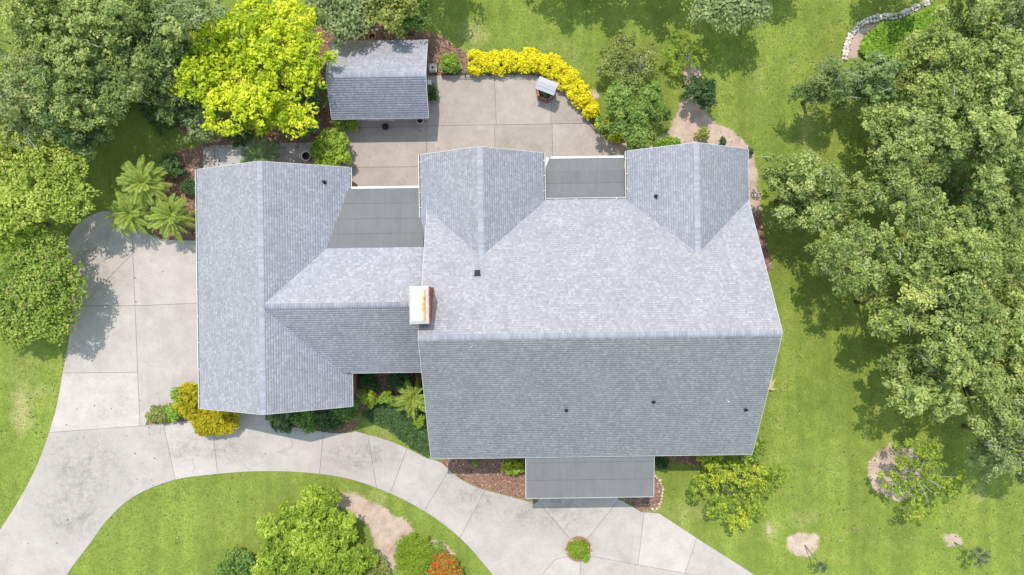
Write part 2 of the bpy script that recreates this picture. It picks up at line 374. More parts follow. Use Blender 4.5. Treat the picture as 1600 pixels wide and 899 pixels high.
MULCH = [
    [(490, 45), (600, 36), (690, 55), (712, 74), (735, 86), (725, 118), (668, 120), (668, 200), (515, 205), (500, 232), (330, 232), (262, 190), (330, 180), (430, 200), (490, 160)],
    [(275, 235), (330, 225), (345, 262), (345, 380), (250, 374), (215, 345), (240, 300), (262, 275)],
    [(688, 690), (688, 721), (712, 742), (740, 758), (775, 769), (820, 781), (842, 786), (862, 780), (862, 690)],
    [(962, 740), (975, 782), (1002, 799), (1022, 799), (1033, 780), (1034, 757), (1020, 738), (1010, 690), (962, 690)],
    [(1035, 700), (1120, 700), (1122, 718), (1098, 730), (1050, 722)],
    [(412, 600), (560, 560), (664, 560), (668, 610), (566, 640), (556, 668), (541, 676), (514, 677), (458, 668)],
    [(1170, 335), (1188, 330), (1206, 420), (1190, 440)],
    [(228, 664), (300, 657), (372, 655), (372, 612), (300, 620), (262, 630), (232, 646)],
    disc(870, 790, 14, 5),
]
SOIL = [
    [(505, 780), (545, 768), (592, 788), (640, 818), (652, 842), (690, 846), (712, 868), (690, 862), (640, 850), (628, 880), (600, 905), (590, 870), (575, 820), (540, 795)],
    [(940, 220), (1010, 226), (1045, 205), (1058, 172), (1072, 140), (1068, 115), (1060, 92), (1068, 78), (1080, 80), (1096, 108), (1104, 170), (1112, 190), (1150, 206), (1178, 236), (1190, 330), (1180, 345), (1100, 330), (985, 300), (962, 240)],
    [(985, 78), (1012, 82), (1012, 112), (990, 110)], disc(1257, 850, 25, 20), disc(1490, 845, 14, 11), disc(1442, 50, 16, 9),
    [(1318, 92), (1325, 62), (1345, 38), (1375, 28), (1380, 36), (1352, 50), (1338, 92)], disc(1398, 738, 42, 44), disc(1400, 110, 8, 24), disc(1203, 828, 3, 6),
    disc(930, 148, 8, 6), disc(100, 205, 30, 14),
]
DRY = [(disc(35, 640, 14, 40), 1.0), (disc(60, 610, 25, 20), 0.5), (disc(742, 52, 22, 18), 0.8), (disc(700, 80, 30, 8), 0.8), (disc(1255, 812, 25, 12), 0.6), (disc(1205, 830, 14, 16), 0.7),
       (disc(1260, 200, 20, 60), 0.45), (disc(1180, 120, 30, 40), 0.35), (disc(600, 665, 28, 20), 0.5), (disc(1530, 770, 10, 12), 0.8), (disc(560, 790, 60, 30), 0.5), (disc(900, 90, 30, 25), 0.4), (disc(880, 70, 50, 20), 0.35),
       (disc(1080, 800, 60, 30), 0.4), (disc(1400, 850, 120, 30), 0.25), (disc(30, 580, 60, 40), 0.35), (disc(1300, 740, 20, 60), 0.3), (disc(480, 770, 60, 25), 0.3)]
MULCHW = [WL(p) for p in MULCH]; SOILW = [WL(p) for p in SOIL]; DRYW = [(WL(p), s) for p, s in DRY]

gx = np.concatenate([[-600, -250, -110, -60], np.arange(-42, 42.01, 0.25), [60, 110, 250, 600]])
gy = np.concatenate([[-600, -250, -100, -45], np.arange(-25, 27.01, 0.25), [45, 100, 250, 600]])
GX, GY = np.meshgrid(gx, gy)
vx, vy = GX.ravel(), GY.ravel()
def soft(polys, w): 
    m = np.zeros(vx.shape)
    for p in polys: m = np.maximum(m, np.clip(0.5 + sdist(vx, vy, p) / (2 * w), 0, 1))
    return m
mul_a = soft(MULCHW, 0.3); soil_a = soft(SOILW, 0.45)
dry_a = np.zeros(vx.shape)
for p, s in DRYW: dry_a = np.maximum(dry_a, s * np.clip(0.5 + sdist(vx, vy, p) / 1.6, 0, 1))
vz = 0.03 * np.sin(vx * 0.45 + 1.3) * np.cos(vy * 0.38) - 0.03
nx, ny = len(gx), len(gy)
idx = np.arange(nx * ny).reshape(ny, nx)
gf = np.stack([idx[:-1, :-1].ravel(), idx[:-1, 1:].ravel(), idx[1:, 1:].ravel(), idx[1:, :-1].ravel()], 1)
ground = mesh_obj('ground', np.stack([vx, vy, vz], 1), gf, GROUND, smooth=True, attrs={'mulch': mul_a, 'soil': soil_a, 'dry': dry_a})
tag(ground, 'green lawn with bare soil patches and mulched beds', None, kind='structure')

# ------------------------------------------------------------------ concrete slabs
def seg_hits(poly, a, b):
    hits = []
    for i in range(len(poly)):
        p, q = poly[i], poly[(i + 1) % len(poly)]
        r = (b[0] - a[0], b[1] - a[1]); s = (q[0] - p[0], q[1] - p[1]); den = r[0] * s[1] - r[1] * s[0]
        if abs(den) < 1e-12: continue
        t = ((p[0] - a[0]) * s[1] - (p[1] - a[1]) * s[0]) / den; u = ((p[0] - a[0]) * r[1] - (p[1] - a[1]) * r[0]) / den
        if 0 <= u < 1: hits.append((t, i, (a[0] + t * r[0], a[1] + t * r[1])))
    return sorted(hits)
def split_path(polys, path):
    """cut the polygon that holds the middle of the path along it; a two point path is a whole chord"""
    if len(path) == 2: mid = ((path[0][0] + path[1][0]) / 2, (path[0][1] + path[1][1]) / 2)
    else: mid = path[len(path) // 2]
    for k, poly in enumerate(polys):
        if not inpoly(np.array([mid[0]]), np.array([mid[1]]), poly)[0]: continue
        if len(path) == 2:
            h = seg_hits(poly, path[0], path[1]); lo = [x for x in h if x[0] <= 0.5]; hi = [x for x in h if x[0] > 0.5]
            if not lo or not hi: return
            A, B, inner = lo[-1], hi[0], []
        else:
            ha = [x for x in seg_hits(poly, path[1], path[0]) if x[0] > 0]; hb = [x for x in seg_hits(poly, path[-2], path[-1]) if x[0] > 0]
            A, B, inner = ha[0], hb[0], list(path[1:-1])
        ia, ib = A[1], B[1]; n = len(poly)
        one = [A[2]]; i = (ia + 1) % n
        while True:
            if ia == ib and A[0] is not None and len(one) == 1 and i == (ib + 1) % n and ((A[2][0] - poly[ia][0]) ** 2 + (A[2][1] - poly[ia][1]) ** 2) < ((B[2][0] - poly[ia][0]) ** 2 + (B[2][1] - poly[ia][1]) ** 2): break
            one.append(poly[i])
            if i == ib: break
            i = (i + 1) % n
        one += [B[2]] + inner[::-1]
        two = [B[2]]; i = (ib + 1) % n
        while True:
            two.append(poly[i])
            if i == ia: break
            i = (i + 1) % n
        two += [A[2]] + inner
        polys[k:k + 1] = [one, two]; return
def inset(poly, d):
    a = sum(poly[i][0] * poly[(i + 1) % len(poly)][1] - poly[(i + 1) % len(poly)][0] * poly[i][1] for i in range(len(poly)))
    if a < 0: poly = poly[::-1]
    p2 = [poly[i] for i in range(len(poly)) if math.dist(poly[i], poly[i - 1]) > 0.03]; out = []
    for i in range(len(p2)):
        p0, p1, p3 = p2[i - 1], p2[i], p2[(i + 1) % len(p2)]
        e1 = Vector((p1[0] - p0[0], p1[1] - p0[1])).normalized(); e2 = Vector((p3[0] - p1[0], p3[1] - p1[1])).normalized()
        n1 = Vector((-e1.y, e1.x)); n2 = Vector((-e2.y, e2.x)); k = max(0.35, 1 + n1.dot(n2))
        m = (n1 + n2) / k; out.append((p1[0] + m.x * d, p1[1] + m.y * d))
    return out
def curve(pts, n=5):
    """smooth open polyline through pts"""
    P = [pts[0]] + list(pts) + [pts[-1]]; out = []
    for i in range(1, len(P) - 2):
        for k in range(n):
            t = k / n; a, b, c, d = P[i - 1], P[i], P[i + 1], P[i + 2]
            out.append(tuple(0.5 * ((2 * b[j]) + (-a[j] + c[j]) * t + (2 * a[j] - 5 * b[j] + 4 * c[j] - d[j]) * t * t + (-a[j] + 3 * b[j] - 3 * c[j] + d[j]) * t ** 3) for j in range(len(b))))
    return out + [tuple(pts[-1])]
def paving(name, label, outline, cuts, mat, top, gap=0.010):
    poly = WL(outline); base = MB(); base.prism(inset(poly, 0.02), -0.10, top - 0.022); root = base.build(name, JOINT)
    tag(root, label, None, kind='structure'); polys = [poly]
    for c in cuts: split_path(polys, WL(c))
    for p in polys:
        q = inset(p, gap); m = MB(); dz = R.uniform(-0.004, 0.004)
        inn = inset(q, 0.012)
        if len(inn) == len(q):      # slightly rounded arris
            n = len(q); m.add([(x, y, -0.1) for x, y in q] + [(x, y, top + dz - 0.012) for x, y in q] + [(x, y, top + dz) for x, y in inn],
                [(i, (i + 1) % n, n + (i + 1) % n, n + i) for i in range(n)] + [(n + i, n + (i + 1) % n, 2 * n + (i + 1) % n, 2 * n + i) for i in range(n)] + [tuple(range(2 * n, 3 * n))])
        else: m.prism(q, -0.1, top + dz)
        m.build('slab', mat, root)
    return poly
DRIVE_OUT = (curve([(-60, 960), (-40, 890), (0, 828), (35, 772), (60, 722), (78, 672), (90, 628), (98, 582), (106, 540), (112, 490), (108, 440), (104, 400), (108, 370), (128, 345), (160, 330), (185, 335), (205, 350), (250, 374)], 3)
    + [(362, 378), (362, 616), (300, 622), (262, 632), (232, 648), (228, 664), (300, 657), (372, 655), (380, 640), (413, 640), (416, 656), (460, 667), (515, 676), (540, 677)]
    + curve([(556, 674), (600, 686), (640, 702), (668, 716), (690, 723), (712, 743), (740, 759), (775, 770), (820, 782), (836, 787)], 3)
    + [(842, 780), (850, 700), (962, 700), (966, 780), (975, 784), (1002, 800), (1030, 802)]
    + curve([(1030, 802), (1100, 848), (1180, 899), (1270, 960)], 3)[1:] + [(815, 960)]
    + curve([(770, 899), (730, 852), (680, 810), (620, 776), (550, 750), (480, 739), (400, 737), (330, 742), (270, 751), (210, 776), (170, 811), (140, 851), (105, 899), (75, 960)], 4))
C0 = (905, 858)
DRIVE_CUTS = [[(78, 676), (229, 665)], [(208, 400), (219, 664)], [(165, 440), (206, 398)], [(150, 478), (209, 478)], [(214, 478), (310, 474)], [(104, 583), (214, 582)],
    [(256, 664), (274, 748)], [(331, 660), (340, 738)], [(505, 678), (500, 735)], [(575, 682), (588, 758)], [(634, 706), (611, 768)], [(700, 738), (664, 796)], [(757, 768), (723, 832)],
    [(838, 781), C0, (968, 779)], [(790, 965), (868, 874), (905, 866), (1060, 894), (1290, 940)], [(907, 880), (905, 935)], [(1088, 842), (1072, 890)], [(1005, 812), (998, 872)]]
DRIVEP = paving('driveway', 'pale concrete driveway sweeping past the garage and porch', DRIVE_OUT, DRIVE_CUTS, DRIVE, 0.03)
PATIO_OUT = [(520, 170), (668, 170), (668, 119)] + curve([(725, 116), (790, 115), (840, 117), (868, 127), (893, 151), (915, 181), (935, 204), (952, 225), (968, 240), (992, 246)], 3) + [(1010, 345), (530, 345), (524, 262)]
PATIO_CUTS = [[(667, 140), (667, 330)], [(680, 197), (940, 193)], [(773, 130), (775, 180)], [(773, 210), (776, 330)], [(861, 140), (861, 185)], [(863, 210), (866, 330)], [(560, 262), (660, 261)], [(540, 200), (660, 198)]]
PATIOP = paving('patio', 'tan concrete patio between the house and the shed', PATIO_OUT, PATIO_CUTS, PATIO, 0.035)
PATHP = paving('garden_path', 'grey concrete path behind the garage', [(317, 228), (500, 222), (520, 226), (520, 290), (318, 290)], [[(341, 235), (342, 285)], [(383, 235), (384, 280)], [(430, 230), (431, 280)], [(466, 230), (467, 280)]], PATH, 0.02)

# ------------------------------------------------------------------ the house
def clip_convex(poly, region):
    out = poly
    n = len(region)
    for i in range(n):
        a, b = region[i], region[(i + 1) % n]; inp = out; out = []
        if not inp: break
        def side(p): return (b[0] - a[0]) * (p[1] - a[1]) - (b[1] - a[1]) * (p[0] - a[0])
        for j in range(len(inp)):
            p, q = inp[j - 1], inp[j]; sp, sq = side(p), side(q)
            if sq >= 0:
                if sp < 0: t = sp / (sp - sq); out.append((p[0] + (q[0] - p[0]) * t, p[1] + (q[1] - p[1]) * t))
                out.append(q)
            elif sp >= 0: t = sp / (sp - sq); out.append((p[0] + (q[0] - p[0]) * t, p[1] + (q[1] - p[1]) * t))
    return out
DECK = plain('roof_deck', (0.42, 0.43, 0.46), 0.9, 0.1, 4)
def slope(root, origin, s_dir, t_dir, width, run, rise, skip=None, deck=True):
    """one shingled roof plane: origin at an eave corner, s along the eave, t level towards the ridge"""
    o = Vector(origin); s = Vector((*s_dir, 0)); t = Vector((*t_dir, 0)); L = math.hypot(run, rise); up = (t * run + Vector((0, 0, rise))) / L
    nrm = s.cross(up); nrm = nrm if nrm.z > 0 else -nrm
    def P(a, b, c=0.0): return o + s * a + up * b + nrm * c
    m = MB(); vs = [P(a, b, c) for c in (-0.16, -0.012) for a, b in ((0, 0), (width, 0), (width, L), (0, L))]
    m.add(vs, [(3, 2, 1, 0), (4, 5, 6, 7), (0, 1, 5, 4), (1, 2, 6, 5), (2, 3, 7, 6), (3, 0, 4, 7)])
    d = m.build('roof_slope', DECK, root)
    V = []; F = []; LAP = []
    q = random.Random(int(o.x * 31 + o.y * 17 + width * 7)); E = 0.1435; b = 0.0; row = 0
    while b < L - 0.01:
        top = min(b + E * 1.02, L); a = -q.random() * 0.3
        while a < width:
            w = q.choice((0.07, 0.10, 0.14, 0.18)) * q.uniform(0.9, 1.1); a0, a1 = max(a, 0.0), min(a + w, width); a += w
            if a1 - a0 < 0.01 or (skip and skip((a0 + a1) / 2, b)): continue
            th = q.choice((0.003, 0.004, 0.006, 0.007)); k = len(V); jb = q.uniform(-0.004, 0.004)
            V += [P(a0, b + jb, th), P(a1, b + jb, th), P(a1, top, 0.001), P(a0, top, 0.001), P(a0, b + jb, -0.004), P(a1, b + jb, -0.004)]
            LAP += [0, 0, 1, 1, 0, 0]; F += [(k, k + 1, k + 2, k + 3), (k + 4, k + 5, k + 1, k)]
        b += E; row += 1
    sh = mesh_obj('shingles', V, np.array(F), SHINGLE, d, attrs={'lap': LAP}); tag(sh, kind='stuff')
    return d
def ridge(root, a, b, sl, width=0.16):
    """cap shingles folded over a ridge from a to b; sl = slope of either side"""
    a, b = Vector(a), Vector(b); d = (b - a).normalized(); L = (b - a).length; side = Vector((-d.y, d.x, 0)).normalized()
    V = []; F = []; E = 0.15; k = 0; p = 0.0
    while p < L:
        q = min(p + E * 1.15, L); h0, h1 = 0.034, 0.016; n = len(V); w = width * R.uniform(0.95, 1.05)
        for s_, h in ((p, h0), (q, h1)):
            c = a + d * s_
            V += [c + side * w + Vector((0, 0, h - w * sl)), c + Vector((0, 0, h + 0.004)), c - side * w + Vector((0, 0, h - w * sl))]
        V += [V[n] - Vector((0, 0, 0.03)), V[n + 1] - Vector((0, 0, 0.03)), V[n + 2] - Vector((0, 0, 0.03))]
        F += [(n, n + 1, n + 4, n + 3), (n + 1, n + 2, n + 5, n + 4), (n, n + 6, n + 7, n + 1), (n + 1, n + 7, n + 8, n + 2)]
        p += E
    tag(mesh_obj('ridge_cap', V, np.array(F), CAPMAT, root), kind='stuff')
def strip(root, name, a, b, out, w, h, mat=WHITE):
    """straight trim board from a to b; out = level outward direction, w thick, h high, hung below the line"""
    a, b, o = Vector(a), Vector(b), Vector((*out, 0)); z = Vector((0, 0, h)); m = MB()
    vs = [a - z, b - z, b - z + o * w, a - z + o * w, a, b, b + o * w, a + o * w]
    m.add(vs, [(3, 2, 1, 0), (4, 5, 6, 7), (0, 1, 5, 4), (1, 2, 6, 5), (2, 3, 7, 6), (3, 0, 4, 7)])
    return m.build(name, mat, root)
def gutter(root, a, b, out, w=0.12, hang=0.9):
    a, b, o = Vector(a), Vector(b), Vector((*out, 0)); m = MB(); n = (b - a); L = n.length; t = 0.014
    def bx(o0, o1, z0, z1):
        vs = [a + o * q + Vector((0, 0, z)) for z in (z0, z1) for q in (o0, o1)] + [b + o * q + Vector((0, 0, z)) for z in (z0, z1) for q in (o0, o1)]
        m.add(vs, [(0, 1, 3, 2), (4, 6, 7, 5), (0, 2, 6, 4), (1, 5, 7, 3), (0, 4, 5, 1), (2, 3, 7, 6)])
    bx(0, t, -0.12, 0); bx(w - 0.028, w, -0.12, 0.0); bx(t, w - 0.028, -0.12, -0.10)
    g = m.build('gutter', WHITE, root)
    m = MB(); c0, c1 = a + o * t + Vector((0, 0, -0.098)), b + o * t + Vector((0, 0, -0.098)); ww = o * (w - 0.028 - t)
    m.add([c0, c1, c1 + ww, c0 + ww], [(0, 1, 2, 3)]); m.build('gutter_inner_shade', GUTTERIN, g)  # dark sheet on the trough floor, standing in for its inner shadow
    d = n.normalized(); k = hang * 0.5
    while k < L:
        p = a + d * k; m = MB(); e = d * 0.02
        m.add([p - e, p + e, p + e + o * w, p - e + o * w, p - e + Vector((0, 0, 0.012)), p + e + Vector((0, 0, 0.012)), p + e + o * w + Vector((0, 0, 0.012)), p - e + o * w + Vector((0, 0, 0.012))],
              [(0, 1, 2, 3), (4, 7, 6, 5), (0, 4, 5, 1), (1, 5, 6, 2), (2, 6, 7, 3), (3, 7, 4, 0)])
        m.build('hanger', PINKRIM, g); k += hang
    return g
def gable_walls(root, axis, lo, hi, c0, c1, ze, ridge_c, zr, mat):
    """pentagonal body along axis ('x' or 'y') from lo to hi, between c0 and c1 across"""
    prof = [(c0, 0), (c1, 0), (c1, ze), (ridge_c, zr), (c0, ze)]
    vs = [((p, c, z) if axis == 'x' else (c, p, z)) for p in (lo, hi) for c, z in prof]; m = MB()
    m.add(vs, [(0, 1, 2, 3, 4), (9, 8, 7, 6, 5)] + [(i, 5 + i, 5 + (i + 1) % 5, (i + 1) % 5) for i in range(5)])
    return m.build('wall', mat, root)

house = empty('house', (4.5, -2.5, 0), 'wide brick house with light grey shingle roofs, rear wings and attached garage', 'house')
SM = 4.85 / 7.53
# walls
gable_walls(house, 'x', -4.55, 13.7, -9.6, 4.8, 4.25, -2.57, 8.85, BRICKWALL)
gable_walls(house, 'y', 4.0, 7.55, -4.9, 1.5, 4.25, -1.7, 6.1, BRICKWALL)
gable_walls(house, 'y', 4.0, 7.6, 7.4, 13.72, 4.25, 10.53, 6.1, BRICKWALL)
gable_walls(house, 'y', -6.55, 6.95, -18.4, -10.1, 3.85, -14.22, 5.9, BRICKWALL)
gable_walls(house, 'x', -14.0, -4.6, -4.5, 2.2, 4.1, -0.88, 5.75, BRICKWALL)
m = MB(); m.box(-10.05, -4.95, 2.2, 5.6, 0, 3.9); m.build('wall', BRICKWALL, house)
# shingled planes
slope(house, (-4.95, -10.1, 4.45), (1, 0), (0, 1), 19.07, 7.53, 4.85)
slope(house, (14.12, 5.2, 4.297), (-1, 0), (0, -1), 19.07, 7.77, 5.003)
WS = 2.1 / 3.64
slope(house, (-5.33, 7.98, 4.4), (0, -1), (1, 0), 6.2, 3.63, 2.1)
slope(house, (1.95, 1.78, 4.4), (0, 1), (-1, 0), 6.2, 3.65, 2.1)
slope(house, (6.97, 8.03, 4.4), (0, -1), (1, 0), 6.25, 3.56, 2.1)
slope(house, (14.16, 1.78, 4.4), (0, 1), (-1, 0), 6.25, 3.63, 2.1)
slope(house, (-18.83, 7.36, 4.0), (0, -1), (1, 0), 14.36, 4.61, 2.3)
slope(house, (-9.68, -7.0, 4.0), (0, 1), (-1, 0), 14.36, 4.54, 2.3)
slope(house, (-14.2, -4.96, 4.26), (1, 0), (0, 1), 9.6, 4.08, 2.04)
slope(house, (-4.6, 2.47, 4.625), (-1, 0), (0, -1), 9.6, 3.35, 1.675)
ridge(house, (-4.95, -2.57, 9.3), (14.12, -2.57, 9.3), SM)
ridge(house, (-1.7, 7.98, 6.5), (-1.7, 1.7, 6.5), WS); ridge(house, (10.53, 8.03, 6.5), (10.53, 1.7, 6.5), WS)
ridge(house, (-14.22, 7.36, 6.3), (-14.22, -7.0, 6.3), 0.5); ridge(house, (-5.3, -0.88, 6.3), (-14.22, -0.88, 6.3), 0.5)
# fascia boards on rakes and eaves
def rake(x, y0, z0, y1, z1, out, axis='x'):
    if axis == 'x': strip(house, 'rake_board', (x, y0, z0 + 0.005), (x, y1, z1 + 0.005), (out, 0), 0.02, 0.22, TRIM)
    else: strip(house, 'rake_board', (y0, x, z0 + 0.005), (y1, x, z1 + 0.005), (0, out), 0.02, 0.22, TRIM)
rake(14.12, -10.1, 4.45, -2.57, 9.3, 1); rake(14.12, 5.2, 4.3, -2.57, 9.3, 1); rake(-4.95, -10.1, 4.45, -2.57, 9.3, -1); rake(-4.95, 5.2, 4.3, -2.57, 9.3, -1)
rake(7.98, -5.33, 4.4, -1.7, 6.5, 1, 'y'); rake(7.98, 1.95, 4.4, -1.7, 6.5, 1, 'y'); rake(8.03, 6.97, 4.4, 10.53, 6.5, 1, 'y'); rake(8.03, 14.16, 4.4, 10.53, 6.5, 1, 'y')
for y, s in ((7.36, 1), (-7.0, -1)):
    rake(y, -18.83, 4.0, -14.22, 6.3, s, 'y'); rake(y, -9.68, 4.0, -14.22, 6.3, s, 'y')
strip(house, 'fascia', (-4.95, -10.1, 4.44), (14.12, -10.1, 4.44), (0, -1), 0.03, 0.2, TRIM)
strip(house, 'fascia', (14.16, 5.2, 4.39), (14.16, 8.03, 4.39), (1, 0), 0.03, 0.2, TRIM)
strip(house, 'fascia', (-9.68, -4.96, 4.25), (-4.95, -4.96, 4.25), (0, -1), 0.03, 0.2, TRIM); strip(house, 'fascia', (-9.68, -7.0, 3.99), (-9.68, -4.9, 3.99), (1, 0), 0.03, 0.2, TRIM)
gutter(house, (-18.83, 7.36, 3.99), (-18.83, -7.0, 3.99), (-1, 0), 0.11, 1.6)
gutter(house, (-9.68, 7.36, 3.99), (-9.68, 6.12, 3.99), (1, 0), 0.13, 0.8)
gutter(house, (-5.33, 7.98, 4.39), (-5.33, 3.6, 4.39), (-1, 0), 0.13, 0.9)
gutter(house, (1.95, 7.98, 4.39), (1.95, 5.2, 4.39), (1, 0), 0.13, 0.9)
gutter(house, (6.97, 8.03, 4.39), (6.97, 5.2, 4.39), (-1, 0), 0.13, 0.9)
gutter(house, (2.1, 5.2, 4.28), (6.84, 5.2, 4.28), (0, 1), 0.10, 1.2)
# low-slope membrane roofs, laid in overlapping rolls
def membrane(polys_y, xl, xr, z_at, name='membrane_roof'):
    """polys_y: roll edges from the low end to the high end"""
    root = None
    m = MB(); y_lo, y_hi = polys_y[0], polys_y[-1]
    m.prism([(xl(y_lo), y_lo), (xr(y_lo), y_lo), (xr(y_hi), y_hi), (xl(y_hi), y_hi)], lambda x, y: z_at(y) - 0.2, lambda x, y: z_at(y) - 0.012); root = m.build(name, WHITE, house)
    for i in range(len(polys_y) - 1):
        a, b = polys_y[i], polys_y[i + 1]; s = 0.06 if b > a else -0.06; e = b + s if i < len(polys_y) - 2 else b
        m = MB(); th = lambda y: 0.016 * (abs(y - b) / abs(b - a)) + 0.002
        def ed(y): return th(y) if (y - a) * (b - y) >= -1e-6 else 0.0
        m.prism([(xl(a) , a), (xr(a), a), (xr(e), e), (xl(e), e)], lambda x, y: z_at(y) - 0.011, lambda x, y: z_at(y) + ed(y)); m.build('membrane_sheet', MEMBRANE, root)
        if i:
            w_ = 0.028 if b > a else -0.028; m = MB(); m.prism([(xl(a) + 0.02, a), (xr(a) - 0.02, a), (xr(a) - 0.02, a - w_), (xl(a) + 0.02, a - w_)], lambda x, y: z_at(y) - 0.005, lambda x, y: z_at(a) + 0.019); m.build('seam', SEAM, root)
    return root
za = lambda y: 4.1 + (6.05 - y) / 3.6 * 0.53
membrane([6.05, 5.12, 4.2, 3.3, 2.42], lambda y: -9.68 - (6.05 - y) / 3.6 * 1.25, lambda y: -5.22, za)
strip(house, 'gutter_edge', (-9.55, 6.05, 4.13), (-5.47, 6.05, 4.13), (0, 1), 0.12, 0.13)
zb = lambda y: 3.86 + (7.75 - y) * 0.06
nr = membrane([7.0, 6.2, 5.25], lambda y: 2.06, lambda y: 6.86, zb)
m = MB(); m.prism([(2.06, 7.0), (6.86, 7.0), (6.86, 7.72), (2.36, 7.72)], lambda x, y: zb(y) - 0.2, lambda x, y: zb(y) - 0.012); mm = m.build('membrane_roof', WHITE, house)
m = MB(); m.prism([(2.06, 6.96), (6.86, 6.96), (6.86, 7.72), (2.36, 7.72)], lambda x, y: zb(y) - 0.008, lambda x, y: zb(y) + 0.02); m.build('membrane_sheet', MEMBRANE, mm)
strip(house, 'gutter_edge', (2.44, 7.725, 3.91), (6.84, 7.725, 3.91), (0, 1), 0.12, 0.14)
m = MB(); m.prism([(2.03, 7.0), (2.33, 7.74), (2.2, 7.86), (1.97, 7.1)], 3.7, 3.93); m.build('corner_board', WHITE, house)
zc = lambda y: 3.95 + (y + 12.7) / 2.65 * 0.36
membrane([-12.68, -11.55, -10.46, -10.0], lambda y: 0.68, lambda y: 8.33, zc, 'porch_roof')
strip(house, 'porch_fascia', (0.68, -12.69, 3.94), (8.33, -12.69, 3.94), (0, -1), 0.03, 0.2, TRIM); strip(house, 'porch_fascia', (0.68, -12.69, 3.945), (0.68, -10.2, 4.27), (-1, 0), 0.03, 0.2, TRIM); strip(house, 'porch_fascia', (8.33, -12.69, 3.945), (8.33, -10.2, 4.27), (1, 0), 0.03, 0.2, TRIM)
for x in (1.1, 3.3, 5.7, 7.9):
    m = MB(); m.box(x - 0.09, x + 0.09, -12.5, -12.32, 0.0, 3.74); m.box(x - 0.13, x + 0.13, -12.54, -12.28, 0.0, 0.2); m.box(x - 0.13, x + 0.13, -12.54, -12.28, 3.6, 3.74); m.build('porch_post', WHITE, house)
# openings
def opening(name, axis, pos, c, z0, z1, w, out, mat=GLASS, bars=1):
    f = MB(); t = 0.06
    def bx(mb, a0, a1, q0, q1, d0, d1):
        lo, hi = sorted((pos + out * d0, pos + out * d1))
        if axis == 'y': mb.box(a0, a1, lo, hi, q0, q1)
        else: mb.box(lo, hi, a0, a1, q0, q1)
    bx(f, c - w / 2 - t, c - w / 2, z0 - t, z1 + t, -0.02, 0.05); bx(f, c + w / 2, c + w / 2 + t, z0 - t, z1 + t, -0.02, 0.05)
    bx(f, c - w / 2, c + w / 2, z1, z1 + t, -0.02, 0.05); bx(f, c - w / 2, c + w / 2, z0 - t, z0, -0.02, 0.06)
    for k in range(1, bars + 1): bx(f, c - w / 2 + w * k / (bars + 1) - 0.02, c - w / 2 + w * k / (bars + 1) + 0.02, z0, z1, 0.012, 0.04)
    o = f.build(name, WHITE, house); p = MB(); bx(p, c - w / 2, c + w / 2, z0, z1, -0.02, 0.01); p.build('pane' if mat is GLASS else 'panel', mat, o)
GARAGEDOOR = plain('garage_door_paint', (0.70, 0.68, 0.64), 0.5, 0.05, 3)
for c in (-3.6, 2.4): opening('garage_door', 'x', -18.4, c, 0.08, 2.5, 4.6, -1, GARAGEDOOR, 0)
for c in (-3.0, 9.8, 12.2): opening('window', 'y', -9.6, c, 1.0, 2.5, 1.4, -1)
opening('front_door', 'y', -9.6, 4.5, 0.08, 2.3, 1.1, -1, plain('door_paint', (0.16, 0.05, 0.04), 0.5), 0)
for c in (-6.0, -1.5, 3.0): opening('window', 'x', 13.7, c, 1.0, 2.4, 1.2, 1)
for c in (-3.2, 0.0): opening('window', 'y', 7.55, c, 1.0, 2.4, 1.1, 1)
for c in (9.0, 12.0): opening('window', 'y', 7.6, c, 1.0, 2.4, 1.1, 1)
opening('window', 'y', -6.55, -14.2, 1.0, 2.4, 1.4, -1); opening('window', 'y', -4.5, -7.2, 1.0, 2.4, 1.6, -1)
# chimney
cx0, cx1, cy0, cy1 = -5.24, -4.30, -1.76, 0.08
m = MB(); m.box(cx0 + 0.02, cx1 - 0.02, cy0 + 0.02, cy1 - 0.02, 0.0, 9.84); chim = m.build('chimney', plain('mortar', (0.30, 0.25, 0.22), 0.95), house)
V = []; F = []
z = 4.0; row = 0
def brickbox(x0, x1, y0, y1, z0, z1):
    k = len(V); V.extend([(x, y, zz) for zz in (z0, z1) for x, y in ((x0, y0), (x1, y0), (x1, y1), (x0, y1))])
    F.extend([(k + 4, k + 5, k + 6, k + 7), (k, k + 1, k + 5, k + 4), (k + 1, k + 2, k + 6, k + 5), (k + 2, k + 3, k + 7, k + 6), (k + 3, k, k + 4, k + 7)])
while z < 9.8:
    g = 0.045 if z > 9.45 else 0.0; off = (row % 2) * 0.11; a = cy0 - g - off
    while a < cy1 + g:
        y0, y1 = max(a, cy0 - g), min(a + 0.21, cy1 + g)
        if y1 - y0 > 0.03:
            brickbox(cx1 - 0.05, cx1 + g + R.uniform(0, 0.006), y0, y1, z, z + 0.065); brickbox(cx0 - g - R.uniform(0, 0.006), cx0 + 0.05, y0, y1, z, z + 0.065)
        a += 0.22
    a = cx0 + 0.055 - off
    while a < cx1 - 0.055:
        x0, x1 = max(a, cx0 + 0.055), min(a + 0.21, cx1 - 0.055)
        if x1 - x0 > 0.03:
            brickbox(x0, x1, cy0 - g - R.uniform(0, 0.006), cy0 + 0.05, z, z + 0.065); brickbox(x0, x1, cy1 - 0.05, cy1 + g + R.uniform(0, 0.006), z, z + 0.065)
        a += 0.22
    z += 0.075; row += 1
tag(mesh_obj('bricks', V, np.array(F), BRICK, chim), kind='stuff')
m = MB(); o0 = 0.05; i0 = 0.08    # flared white metal cap round a pan
ring = [(cx0 - o0, cy0 - o0, 9.86), (cx1 + 0.0, cy0 - o0, 9.86), (cx1 + 0.0, cy1 + o0, 9.86), (cx0 - o0, cy1 + o0, 9.86)]
